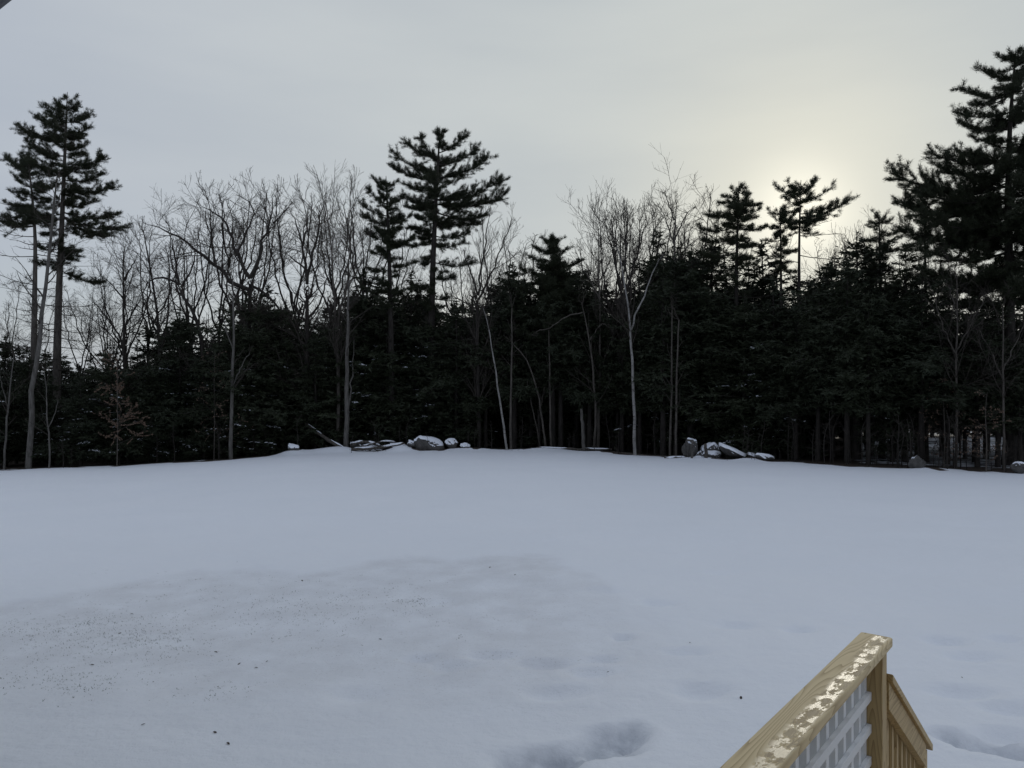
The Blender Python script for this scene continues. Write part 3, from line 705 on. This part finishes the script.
spec_bare('slim trunk left of the slab rocks', 44.6, [([(670, 458), (671, 410), (672, 360), (672, 310)], 3.4, 1.6)], 52, dens=(.5, .6, .6), trunk=M_BARKM, tr=(.3, 1), sub=(.12, .25))
spec_bare('slim trunk close against the tall grey rock', 44.2, [([(676, 459), (676, 410), (677, 360), (679, 320)], 3.6, 1.8)], 53, dens=(.5, .6, .6), trunk=M_BARKM, tr=(.3, 1), sub=(.12, .25))
spec_bare('thin bare stem behind the slab rocks', 45, [([(752, 460), (758, 440), (766, 415)], 2.2, 1.0)], 54, dens=(.5, .6, .6), trunk=M_BARKM, sub=(.12, .25))
spec_bare('bare tree with brown twigs before the huge right-hand pine', 38, [
    ([(955, 471), (956, 410), (957, 350), (958, 300), (956, 262)], 4.0, 1.4), ([(957, 360), (944, 330), (936, 300)], 2, 1), ([(957, 350), (972, 322), (984, 300)], 2, 1), ([(958, 320), (950, 290), (948, 268)], 2, 1)], 55, dens=(1.2, 1.1, .9), trunk=M_BARKM)
spec_bare('second brown-twigged tree at the right picture edge', 37, [
    ([(1004, 473), (1004, 420), (1002, 370), (1004, 320), (1002, 290)], 3.6, 1.2), ([(1003, 380), (990, 350), (980, 330)], 2, .9), ([(1003, 370), (1016, 342), (1026, 320)], 2, .9)], 56, dens=(1.2, 1.1, .9), trunk=M_BARKM)
# background bare trees from shared prototypes
def bare_proto(seed, H, forks, spread):
    rng = np.random.default_rng(seed)
    fz = H * rng.uniform(.42, .55); lean = rng.normal(size=2) * .4
    tr = np.array([[0, 0, -.1], [lean[0] * .3, lean[1] * .3, fz * .5], [lean[0], lean[1], fz]])
    limbs = [(tr, .0085 * H, .0055 * H)]
    for i in range(forks):
        a = i / forks * 6.28 + rng.uniform(-.5, .5); s = spread * rng.uniform(.6, 1.2)
        st = tr[2] * (1 - .18 * i / forks); e = st + np.array([math.cos(a) * s, math.sin(a) * s, 0]); e[2] = H * rng.uniform(.86, 1.0)
        mid = st * .5 + e * .5 + np.array([math.cos(a), math.sin(a), -.2]) * s * .22
        limbs.append((np.array([st, mid, e]),   .0042 * H, .0014 * H))
    g, h, _ = bare_meshes(limbs, seed, dens=(1.0, 1.0, .9), up=.07, ang=(28, 60))
    return [('trunk', g.build('trunk', M_BARK, True)), ('crown', h.build('twigs', M_TWIG, True))], H
bprotos = [bare_proto(200 + i, H, f, s) for i, (H, f, s) in enumerate([(15, 4, 2.6), (14, 3, 1.8), (16, 5, 3.0), (13, 3, 1.5), (14, 4, 2.0)])]
rb = np.random.default_rng(77)
BARE = [(86, 292), (104, 275), (150, 236), (176, 228), (196, 214), (214, 205), (226, 196), (262, 200), (284, 205), (322, 200), (356, 196), (372, 214), (138, 262), (112, 300), (20, 300), (-10, 290),
        (246, 190), (298, 200), (340, 196), (464, 246), (500, 226), (520, 240), (454, 262), (582, 242), (590, 226), (612, 212), (636, 218), (646, 206), (660, 208), (690, 196), (702, 214), (572, 256), (726, 240), (846, 236), (866, 236), (900, 246), (918, 240), (960, 296), (986, 300), (944, 310), (820, 262), (770, 250)]
for i, (px, ty) in enumerate(BARE):
    Ze = float(edge_at((px - CX) / F)[0]); Z = Ze + rb.uniform(7, 22); X = (px - CX) / F * Z; gz = float(ground(X, Z)); parts, H = bprotos[rb.integers(5)]
    s = (ZC + (HY - ty) / F * Z - gz) / H
    where = 'left of the central pines' if px < 430 else ('between the central pine and the birch' if px < 600 else ('around the birch' if px < 740 else 'right of the low sun'))
    put_tree('bare_tree', near_label(px, 'bare grey-twigged tree farther back', USED), 'tree', (X, Z, gz), parts, 'background bare trees', rb.uniform(0, 6.28), s)

# beech saplings keeping dry leaves
def beech(label, Z, px, topy, seed, leaves=900, w=1.0):
    rng = np.random.default_rng(seed); X = (px - CX) / F * Z; gz = float(ground(X, Z)); H = ZC + (HY - topy) / F * Z - gz
    tr = np.array([[0, 0, -.05], [.05, 0, H * .4], [-.03, .05, H * .75], [.06, 0, H]])
    P0 = resample(tr, 10)[None]; R0 = np.linspace(.035, .008, 10)[None]
    g = Geo(); g.tubes(P0, R0, 6)
    P1, R1 = children(P0, R0, 34, rng, (.12, .98), (50, 85), (.22, .42), .02, .1, 6, .5, .4, minr=.007, taper_t=.65)
    P2, R2 = children(P1, R1, 130, rng, (.2, 1), (30, 60), (.3, .6), 0, .15, 4, .6, .5, flat=.4, minr=.006)
    h = Geo(); h.tubes(P1, R1, 4); h.tubes(P2, R2, 3)
    c, d = sample_on(np.concatenate([P2]), leaves, rng, (.1, 1)); d = norm(d + rng.normal(size=c.shape) * .5 + np.array([0, 0, -.5]))
    lf = Geo(); L = rng.uniform(.06, .11, leaves); W = L * .55
    side = norm(np.cross(d, rng.normal(size=d.shape))); m_ = c + d * (L * .45)[:, None]; tip = c + d * L[:, None]
    lf.tris(np.stack([c, m_ + side * W[:, None] * .5, m_ - side * W[:, None] * .5, m_ + side * W[:, None] * .5, tip, m_ - side * W[:, None] * .5], 1).reshape(-1, 3))
    return put_tree('beech_sapling', label, 'tree', (X, Z, gz), [('trunk', g.build('trunk', M_BARKM, True)), ('twigs', h.build('twigs', M_TWIG, True)), ('crown', lf.build('dry_leaves', M_BEECH))])
beech('young beech holding dry brown leaves among the left hemlocks', 44.6, 117, 352, 61, 2600)
beech('small brown-leaved beech behind the lone pale trunk', 46.8, 214, 352, 62, 420)
beech('brown-leaved beech sapling at the right edge', 35.8, 986, 392, 63, 500)
beech('faint brown-leaved beech near the right boulder', 38.2, 944, 372, 64, 420)

# thin saplings along the right-hand edge of the wood
rs = np.random.default_rng(91)
sap = []
for i in range(5):
    H = 3.2; pts = np.array([[0, 0, -.05], [rs.normal() * .05, rs.normal() * .05, 1.2], [rs.normal() * .15, rs.normal() * .15, 2.3], [rs.normal() * .25, rs.normal() * .25, H]])
    P0 = resample(pts, 9)[None]; R0 = np.linspace(.042, .014, 9)[None]; g = Geo(); g.tubes(P0, R0, 6)
    P1, R1 = children(P0, R0, 16, rs, (.12, 1), (45, 85), (.14, .3), .05, .14, 5, .4, .4, minr=.007); P2, R2 = children(P1, R1, 30, rs, (.2, 1), (30, 60), (.3, .6), 0, .15, 4, .6, .5, minr=.006)
    h = Geo(); h.tubes(P1, R1, 4); h.tubes(P2, R2, 3)
    sap.append([('trunk', g.build('trunk', M_BARK, True)), ('twigs', h.build('twigs', M_TWIG, True))])
for i in range(46):
    px = rs.uniform(775, 1050); Ze = float(edge_at((px - CX) / F)[0]); Z = Ze + rs.uniform(.2, 2.2); X = (px - CX) / F * Z
    put_tree('sapling', 'thin dark sapling stem in the fringe along the right edge of the snow', 'sapling', (X, Z, float(ground(X, Z))), sap[rs.integers(5)], 'sapling fringe right of the slab rocks', rs.uniform(0, 6.28), rs.uniform(.35, .9))
for i in range(44):
    px = rs.choice([rs.uniform(340, 790), rs.uniform(465, 700), rs.uniform(60, 330)]); Ze = float(edge_at((px - CX) / F)[0]); Z = Ze + rs.uniform(-.1, 2.0); X = (px - CX) / F * Z
    w_ = 'under the central trees' if px > 335 else 'among the left hemlocks'
    put_tree('sapling', 'thin dark sapling stem at the wood edge ' + w_, 'sapling', (X, Z, float(ground(X, Z))), sap[rs.integers(5)], 'saplings ' + w_, rs.uniform(0, 6.28), rs.uniform(.2, .8))

for i in range(26):
    px = rs.uniform(348, 472) if i % 2 else rs.uniform(664, 780)
    Ze = float(edge_at((px - CX) / F)[0]); Z = Ze + rs.uniform(-1.0, .6); X = (px - CX) / F * Z
    w_ = 'around the left rock pile' if px < 500 else 'around the right rock pile'
    put_tree('brush_stem', 'short twiggy brush stem sticking up ' + w_, 'brush', (X, Z, float(ground(X, Z))), sap[rs.integers(5)], 'brush ' + w_, rs.uniform(0, 6.28), rs.uniform(.14, .4))
# ------------------------------------------------------------------ rocks, logs, snags
import bmesh
def rock(label, px, py_base, Z, size, seed, tilt=(0, 0, 0), snow=.6, cover=.0, thick=.07, name='boulder', sink=.15, cuts=22):
    rng = np.random.default_rng(seed); bm = bmesh.new(); bmesh.ops.create_icosphere(bm, subdivisions=4, radius=1)
    V = np.array([v.co for v in bm.verts])
    for i in range(cuts):      # flat faces
        n = norm(rng.normal(size=3) * np.array([1, 1, .9])); d = rng.uniform(.5, .9); k = V @ n
        V -= np.outer(np.maximum(k - d, 0) * .85, n)
    for f, a in ((1.5, .14), (3.5, .07), (8, .05)):
        o = rng.uniform(0, 50, 3)
        V *= (1 + a * (2 * (fbm(V[:, 0] * f + o[0] + V[:, 2] * f * .7, V[:, 1] * f + o[1] - V[:, 2] * f * .6, 2, seed) - .5)))[:, None]
    V *= np.array(size) * .5
    from mathutils import Euler
    Rm = np.array(Euler(tilt).to_matrix()); V = V @ Rm.T
    V[:, 2] -= V[:, 2].min() + sink * size[2]
    for v, c in zip(bm.verts, V): v.co = c
    bm.normal_update()
    X = (px - CX) / F * Z; base = (X, Z, float(ground(X, Z)))
    me = bpy.data.meshes.new('rock'); bm.to_mesh(me); me.materials.append(M_ROCK)
    t = thing(name, label, 'boulder', base)
    link('stone', me, t)
    if snow < 1:
        ns = fbm(V[:, 0] * 3 + seed, V[:, 1] * 3, 3, seed)
        keep = [f for f in bm.faces if f.normal.z > snow + (ns[f.verts[0].index] - .5) * .25 and f.calc_center_median().z > cover]
        kill = [f for f in bm.faces if f not in set(keep)]
        bmesh.ops.delete(bm, geom=kill, context='FACES')
        bm.normal_update()
        for v in bm.verts:
            if v.is_boundary: v.co += Vector((0, 0, .004)) + v.normal * .004
            else: v.co += Vector((0, 0, thick)) + v.normal * .015
        if len(bm.faces):
            ms = bpy.data.meshes.new('snow'); bm.to_mesh(ms); ms.materials.append(M_SNOW); ms.polygons.foreach_set('use_smooth', np.ones(len(ms.polygons), bool))
            link('snow_cap', ms, t)
    bm.free(); return t
rock('grey boulder with thick snow cap in the left rock pile', 427, 451, 48.3, (2.2, 1.5, 1.15), 1, (.1, .12, .3), .42, .25, .10)
rock('smaller speckled boulder right of the snow-capped one', 452, 450, 48.5, (1.2, 1.0, .85), 2, (.1, .25, .2), .72, .1, .05)
rock('low flat stone under snow in the left log pile', 372, 450, 48.6, (2.0, 1.1, .55), 3, (.05, -.1, .1), .5, .05, .08)
rock('low stone with snowy top left of the capped boulder', 398, 450, 48.7, (1.5, 1.0, .55), 4, (0, .1, .5), .4, .05, .09)
rock('small snow-covered stone on the lawn crest', 293, 453, 47.6, (1.1, .8, .5), 5, (0, .25, .5), .45, .05, .06, sink=.45)
rock('tall upright grey rock in the right rock pile', 691, 455, 43.4, (1.15, .9, 1.5), 6, (.1, -.25, .3), .66, .2, .06, cuts=10)
rock('middle rock with snow on its shoulder in the right pile', 709, 456, 43.6, (1.3, .9, 1.15), 7, (.1, .2, .1), .55, .2, .08, cuts=10)
rock('tilted flat slab under smooth snow in the right pile', 733, 458, 42.6, (2.1, 1.2, .55), 8, (-.05, .42, .05), .2, .05, .12, sink=.08)
rock('low rock under a snow ledge below the right pile', 712, 457, 42.8, (1.3, .7, .45), 9, (0, 0, .3), .3, .05, .08)
rock('small flat snow-topped stone right of the tilted slab', 765, 461, 41.2, (1.1, .7, .35), 10, (0, .2, .1), .2, .03, .06)
rock('round brown boulder in the sapling fringe at the right', 917, 469, 36.8, (1.15, .9, .95), 11, (0, .2, .2), .8, .2, .04)
rock('boulder cut by the right picture edge', 1020, 474, 35.3, (.95, .8, .65), 12, (0, -.2, .2), .8, .2, .04)
rock('small angular stone wedged beside the upright grey rock', 700, 457, 43.0, (.6, .5, .45), 21, (.3, .2, .6), .7, .05, .04)
rock('dark angular stone between the slab and the small flat stone', 752, 459, 42.0, (.7, .5, .3), 22, (.1, .3, .6), .6, .05, .04)
rock('dark stone at the left end of the log pile', 357, 451, 48.6, (.9, .7, .5), 23, (.2, .3, .6), .6, .05, .05)
rock('jagged stone between the log pile and the capped boulder', 411, 451, 48.0, (.7, .6, .5), 24, (.4, .3, .2), .7, .05, .05)
rock('low half-buried stone right of the speckled boulder', 466, 451, 48.3, (.8, .6, .35), 25, (.1, .1, .9), .6, .05, .05)
def log(label, pts, r0, r1, seed, snow=True, matb=M_BARKM, name='fallen_log'):
    rng = np.random.default_rng(seed); pts = [at(x, y, Z) for x, y, Z in pts]; base = pts[0].copy()
    P = resample(np.array(pts) - base, 10); P[1:-1] += rng.normal(size=P[1:-1].shape) * .02
    R = np.linspace(r0, r1, 10); R = R * rng.uniform(.9, 1.1, 10)
    g = Geo(); g.tubes(P[None], R[None], 8)
    # closed ends
    V = np.concatenate(g.V); n = len(V); V = np.concatenate([V, P[:1], P[-1:]])
    tri = [[n, (k + 1) % 8, k] for k in range(8)] + [[n + 1, n - 8 + k, n - 8 + (k + 1) % 8] for k in range(8)]
    t = thing(name, label, 'log' if name == 'fallen_log' else 'snag', tuple(base)); link('trunk', mesh('log', V, [g.Q[0], np.array(tri)], matb, True), t)
    if snow:
        s = Geo()
        for a, b in ((0, 4), (5, 9)):
            seg = resample(P[a:b + 1] + np.array([0, 0, 1]) * (R[a:b + 1, None] * .62), 7); rr = np.interp(np.linspace(0, 1, 7), [0, .2, .8, 1], [.01, 1, 1, .01]) * r0 * .75 * rng.uniform(.8, 1.15, 7)
            s.tubes(seg[None], rr[None], 7)
        link('snow_cap', s.build('snow', M_SNOW, True), t)
    return t
log('snowy dead log slanting down to the left log pile', [(306, 424, 49.5), (325, 438, 49), (347, 451, 48.3)], .10, .14, 1)
log('snow-topped log lying across the left log pile', [(351, 445, 48.3), (366, 441, 48.2), (381, 446.5, 48.2)], .11, .07, 2)
log('bent snowy branch on top of the left log pile', [(358, 447, 47.9), (372, 444, 47.8), (384, 440.5, 48.0), (396, 442, 48.1)], .06, .03, 12)
log('lower snowy log at the front of the left log pile', [(352, 449.5, 47.7), (368, 448.5, 47.6), (392, 446, 47.8), (404, 443, 48)], .10, .06, 3)
log('long thin log on the ground under the central trees', [(536, 448.5, 48.3), (565, 449, 48.2), (612, 449.5, 48)], .09, .06, 4)
log('short log on the snow edge under the forked birch', [(612, 452.5, 46.8), (640, 455, 46), (664, 456.5, 45)], .07, .05, 5, False)
log('log lying before the upright grey rock', [(664, 458.5, 43.2), (690, 458, 42.9), (716, 458, 42.7)], .10, .08, 6)
log('broken upright snag in the open gap of the wood', [(584, 452, 48), (583, 430, 48), (581.5, 409, 48)], .12, .09, 7, False, M_BARKG, 'dead_snag')
log('stubby stump in front of the right rock pile', [(706, 461, 42.4), (706, 452, 42.4), (705, 444, 42.4)], .11, .09, 8, False, M_BARKM, 'dead_snag')
log('thin stub left of the upright grey rock', [(692, 460, 42.3), (692, 450, 42.3), (692.5, 441, 42.3)], .07, .06, 9, False, M_BARKG, 'dead_snag')
log('leaning dead pole in the dark gap left of the birch', [(541, 449, 50), (534, 415, 50), (527, 380, 50)], .05, .03, 10, False, M_BARKM, 'dead_snag')

# ------------------------------------------------------------------ grass tips, debris
rg = np.random.default_rng(33); gpts = []
for (cx, cy, sx, sy, n) in [(30, 625, 30, 10, 70), (95, 615, 34, 12, 90), (120, 628, 36, 12, 90), (165, 632, 26, 8, 40), (55, 670, 24, 6, 30), (85, 680, 16, 6, 26), (280, 612, 60, 14, 60), (340, 606, 50, 12, 50), (200, 683, 40, 5, 22),
                            (360, 590, 40, 8, 30), (405, 600, 20, 12, 20), (230, 600, 60, 14, 40), (130, 650, 60, 14, 40), (20, 650, 30, 16, 30), (300, 590, 120, 25, 40)]:
    for _ in range(n):
        a, b = rg.normal(cx, sx), rg.normal(cy, sy)
        if b > 560:
            x_, y_ = gp(a, b)
            for _k in range(rg.integers(1, 6)): gpts.append((x_ + rg.normal() * .09, y_ + rg.normal() * .14))
gpts = np.array(gpts); kk = 3
gx = np.repeat(gpts[:, 0], kk) + rg.normal(size=len(gpts) * kk) * .02; gy = np.repeat(gpts[:, 1], kk) + rg.normal(size=len(gpts) * kk) * .02
gz = ground(gx, gy) - .035 * scour_mask(gx, gy) - .004
d = norm(rg.normal(size=(len(gx), 3)) * np.array([1, 1, .3]) + np.array([0, 0, .9]))
g = Geo(); g.tris(blades(np.stack([gx, gy, gz], -1), d, rg.uniform(.010, .028, len(gx)), rg.uniform(.004, .010, len(gx)), rg))
tag(link('grass_tips', g.build('grass_tips', M_GRASS)), 'dry grass tips poking through the thin snow at left', 'grass', kind='stuff')
lv = np.array([[-.5, 0, 0], [-.2, -.28, .1], [.25, -.25, .14], [.6, 0, .05], [.25, .26, .16], [-.2, .3, .08], [0, 0, -.02]])
leaf_me = mesh('leaf', lv * .055, [np.array([[6, 0, 1], [6, 1, 2], [6, 2, 3], [6, 3, 4], [6, 4, 5], [6, 5, 0]])], M_LEAF)
LEAVES = [(256, 660), (267, 654), (239, 656), (216, 645), (132, 606), (515, 576), (741, 697), (143, 718), (215, 727), (490, 568), (120, 626), (92, 657), (302, 577), (237, 556), (608, 669), (430, 579), (380, 633), (228, 738), (962, 676), (690, 640)]
for i, (a, b) in enumerate(LEAVES):
    x, y = gp(a, b); o = link('dead_leaf', leaf_me, None, (x, y, float(ground(x, y)) - .035 * float(scour_mask(np.array(x), np.array(y))) + .006))
    o.rotation_euler = (rg.normal() * .2, rg.normal() * .2, rg.uniform(0, 6.28)); s = rg.uniform(.3, .8); o.scale = (s * 1.2, s, s)
    tag(o, 'dark dead leaf scrap lying on the snow', 'leaf', 'leaf scraps on the snow')

# ------------------------------------------------------------------ deck and house (local x right along wall, y out from the wall)
ROT = -math.atan2(.607, .794)
def wood_mat(name, c1, c2, c3, film=False, axis=1, gs=1.0):
    m, nt, b = mat(name); q = N(nt)
    sc = [26 * gs, 26 * gs, 26 * gs]; sc[axis] = 2.4 * gs
    oi = q.new('ShaderNodeObjectInfo')
    v = q.coord('Object', tuple(sc))
    off = q.new('ShaderNodeVectorMath', operation='ADD'); q.set(off.inputs[0], v)
    cmb = q.new('ShaderNodeCombineXYZ'); rnd = q.math('MULTIPLY', oi.outputs['Random'], 37.0)
    for i in range(3): q.set(cmb.inputs[i], rnd)
    q.set(off.inputs[1], cmb.outputs[0]); v = off.outputs[0]
    n0 = q.noise(v, .42, 2, .35)
    rings = q.math('FRACT', q.math('MULTIPLY', n0, 15.0))
    ringc = q.math('POWER', rings, 3.0)
    fib = q.noise(q.coord('Object', tuple(x * 9 for x in sc)), 1.0, 3, .6)
    big = q.noise(q.coord('Object'), 3.0, 4)
    col = q.mix(q.math('MULTIPLY', ringc, .95), c1, c2)
    col = q.mix(q.math('MULTIPLY', fib, .25), col, c3)
    col = q.mix(q.ramp(big, .45, .75), col, q.mix(.35, col, c3))
    rough = .72
    h = q.math('MULTIPLY_ADD', ringc, .6, fib)
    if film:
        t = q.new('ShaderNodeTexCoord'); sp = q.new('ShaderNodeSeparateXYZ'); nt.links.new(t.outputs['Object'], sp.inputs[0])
        # icy water film along the cap's inner edge, reflected sun glow painted in cream
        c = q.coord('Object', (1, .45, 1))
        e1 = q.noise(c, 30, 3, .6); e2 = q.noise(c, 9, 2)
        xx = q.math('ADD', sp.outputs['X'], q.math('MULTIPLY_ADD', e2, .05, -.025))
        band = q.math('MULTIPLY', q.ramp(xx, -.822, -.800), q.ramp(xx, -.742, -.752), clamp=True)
        film_glint = q.math('MULTIPLY', band, q.ramp(e1, .485, .52), clamp=True)
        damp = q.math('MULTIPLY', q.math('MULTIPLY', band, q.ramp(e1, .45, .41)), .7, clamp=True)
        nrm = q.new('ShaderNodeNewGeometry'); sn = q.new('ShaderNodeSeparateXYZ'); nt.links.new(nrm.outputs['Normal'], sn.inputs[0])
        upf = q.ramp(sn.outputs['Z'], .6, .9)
        film_glint = q.math('MULTIPLY', film_glint, upf); damp = q.math('MULTIPLY', damp, upf)
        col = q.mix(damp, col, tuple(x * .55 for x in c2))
        col = q.mix(q.math('MULTIPLY', film_glint, .55), col, (.66, .58, .40))
        rough = q.math('MULTIPLY_ADD', film_glint, -.42, .70)
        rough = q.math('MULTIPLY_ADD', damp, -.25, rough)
        h = q.math('MULTIPLY_ADD', film_glint, 1.2, q.math('MULTIPLY', h, q.math('MULTIPLY_ADD', film_glint, -.8, 1.0)))
    q.set(b.inputs['Base Color'], col); q.set(b.inputs['Roughness'], rough)
    q.set(b.inputs['Normal'], q.bump(h, .35, .0025))
    return m
W1, W2, W3 = (.54, .40, .20), (.28, .18, .075), (.44, .335, .18)
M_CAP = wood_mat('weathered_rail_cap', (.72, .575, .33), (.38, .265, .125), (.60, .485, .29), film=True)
M_WOODY = wood_mat('treated_pine_rail', W1, W2, W3)
M_WOODZ = wood_mat('treated_pine_post', W1, W2, W3, axis=2)
M_WOODX = wood_mat('treated_pine_board', W1, W2, W3, axis=0)
M_VINYL = plain('white_vinyl', (.75, .76, .76), .45, .03)
M_DARKM = plain('dark_gutter', (.05, .05, .06), .4, .1)
M_SIDE = plain('house_siding', (.22, .23, .25), .6, .05)
def box(name, x0, x1, y0, y1, z0, z1, m, parent, bev=.004, shear=0.0, label=None):
    """axis box; shear = dz/dy slope"""
    bm = bmesh.new(); bmesh.ops.create_cube(bm, size=1)
    for v in bm.verts: v.co = ((x0 + x1) / 2 + v.co.x * (x1 - x0), (y0 + y1) / 2 + v.co.y * (y1 - y0), (z0 + z1) / 2 + v.co.z * (z1 - z0))
    if bev: bmesh.ops.bevel(bm, geom=bm.edges[:], offset=bev, segments=2, affect='EDGES', profile=.6)
    for v in bm.verts: v.co.z += shear * (v.co.y - y0)
    me = bpy.data.meshes.new(name); bm.to_mesh(me); bm.free(); me.materials.append(m)
    o = link(name, me, parent)
    if label: o['label'] = label
    return o
deck = thing('wooden_deck', 'weathered wooden deck corner with white lattice railing and stair rail', 'deck', (0, 0, 0), ROT)
CT = ZC - 1.06; DK = ZC - 2.0; XR = -.7406; XL = -.8806; YE = 3.816
# rail cap (2x6) with rounded far end
bm = bmesh.new()
pr_ = []
for cxx, cyy, a0 in ((XR - .022, YE - .03, 0), (XL + .014, YE - .014, 90)):
    rad = .022 if a0 == 0 else .014
    for k in range(5):
        a = math.radians(a0 + k * 22.5); pr_.append((cxx + rad * math.cos(a), cyy + rad * math.sin(a)))
pr_[0:5] = [(x, y) for x, y in pr_[0:5]]
poly = [(XR, -.24)] + pr_ + [(XL, -.24)]
cuts_y = np.linspace(-.24, YE - .06, 40)
vs = [bm.verts.new((x, y, CT)) for x, y in poly]; f = bm.faces.new(vs)
ex = bmesh.ops.extrude_face_region(bm, geom=[f]); 
for v in [e for e in ex['geom'] if isinstance(e, bmesh.types.BMVert)]: v.co.z -= .038
bmesh.ops.recalc_face_normals(bm, faces=bm.faces[:])
bmesh.ops.bevel(bm, geom=[e for e in bm.edges if abs(e.verts[0].co.z - e.verts[1].co.z) < 1e-5 and e.calc_length() > .001], offset=.006, segments=3, affect='EDGES', profile=.5)
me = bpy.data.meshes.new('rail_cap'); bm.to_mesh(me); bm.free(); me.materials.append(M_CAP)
link('rail_cap', me, deck)['label'] = 'weathered cap board with icy wet patches and painted glints'
box('post', -.8546, -.7656, YE - .109, YE - .02, -.1, CT - .0385, M_WOODZ, deck, .005)
box('post', -.8546, -.7656, -.2, -.111, -.1, CT - .0385, M_WOODZ, deck, .005)
# lattice
lat = box('lattice_panel', -.868, -.804, -.11, YE - .1095, DK + .05, DK + .09, M_VINYL, deck, .002)
box('rim_channel', -.868, -.804, -.11, YE - .1095, CT - .07, CT - .0386, M_WOODY, deck, .002)
zb = [ZC - 1.31 - .144 * k for k in range(5)]
for z in zb: box('lattice_slat', -.83, -.81, -.105, YE - .111, z - .019, z + .019, M_VINYL, lat, .002)
y = YE - .2328 + .0; k = 0
while y > -.1:
    box('lattice_slat', -.866, -.8305, y - .019, y + .019, DK + .09, CT - .071, M_VINYL, lat, .002); y -= .125
box('lattice_slat', -.866, -.8305, YE - .1475, YE - .1105, DK + .09, CT - .071, M_VINYL, lat, .002)
# stair rail
SL = -.654; y0s = YE - .019; zs = ZC - 1.223
sr = box('stair_rail', XL, XR, y0s, 4.842, zs - .038, zs, M_WOODY, deck, .005, SL)
box('rail_board', -.795, -.757, y0s + .001, 4.733, zs - .038 - .125, zs - .0395, M_WOODY, sr, .003, SL)
box('rail_board', -.862, -.836, y0s + .001, 4.733, zs - .038 - .135, zs - .0395, M_WOODY, sr, .003, SL)
for k in range(8):
    yy = 3.842 + .11 * k; zz = zs + SL * (yy - y0s)
    box('baluster', -.8345, -.7965, yy, yy + .038, zz - .88, zz - .07, M_WOODZ, sr, .003)
box('rail_board', -.795, -.757, y0s + .001, 4.733, zs - .90, zs - .81, M_WOODY, sr, .003, SL)
box('newel_post', -.8546, -.7656, 4.7345, 4.8235, -.1, zs + SL * (4.8235 - y0s) - .042, M_WOODZ, deck, .005)
# deck frame and boards, stairs
box('rim_joist', -.8, 2.6, YE - .147, YE - .109, DK - .22, DK - .026, M_WOODX, deck)
box('rim_joist', -.8, -.762, -.24, YE - .148, DK - .22, DK - .026, M_WOODY, deck)
yb = -.24
while yb + .14 < YE - .1:
    box('deck_board', -.8, 2.6, yb, yb + .138, DK - .025, DK, M_WOODX, deck, .003); yb += .144
box('support_post', 2.4, 2.49, 3.55, 3.64, -.1, DK - .027, M_WOODZ, deck)
for k in range(4):
    zt = DK - .18 * (k + 1)
    box('stair_tread', -.75, .5, YE - .108 + .27 * k, YE - .108 + .27 * k + .28, zt - .036, zt, M_WOODX, deck)
for xx in (-.75, .46):
    box('stringer', xx, xx + .038, YE - .106, YE + .95, DK - .50, DK - .22, M_WOODY, deck, .003, -.667)

house = thing('house', 'house wall and dark roof eave over the deck, corner at upper left', 'house', (0, 0, 0), ROT)
EVZ = ZC + .69
box('wall', -14, 6, -.44, -.26, -.2, 6.6, M_SIDE, house, .0)  # unseen; length and second storey shaped to shade the near snow
box('soffit', -14.2, 6.2, -.258, .40, EVZ + .03, EVZ + .05, M_DARKM, house, .0)
box('gutter', -14.2, 6.2, .43, .53, EVZ, EVZ + .11, M_DARKM, house, .01)
box('fascia', -14.2, 6.2, .402, .428, EVZ - .0, EVZ + .18, M_DARKM, house, .0)
box('porch_roof', -14.2, 6.2, -.255, .46, EVZ + .47, EVZ + .51, M_DARKM, house, .0, -.4)
box('roof', -14.4, 6.4, -4.8, .1, 8.9, 8.98, M_DARKM, house, .0, -.5)  # unseen upper roof, raised with the wall for its shade
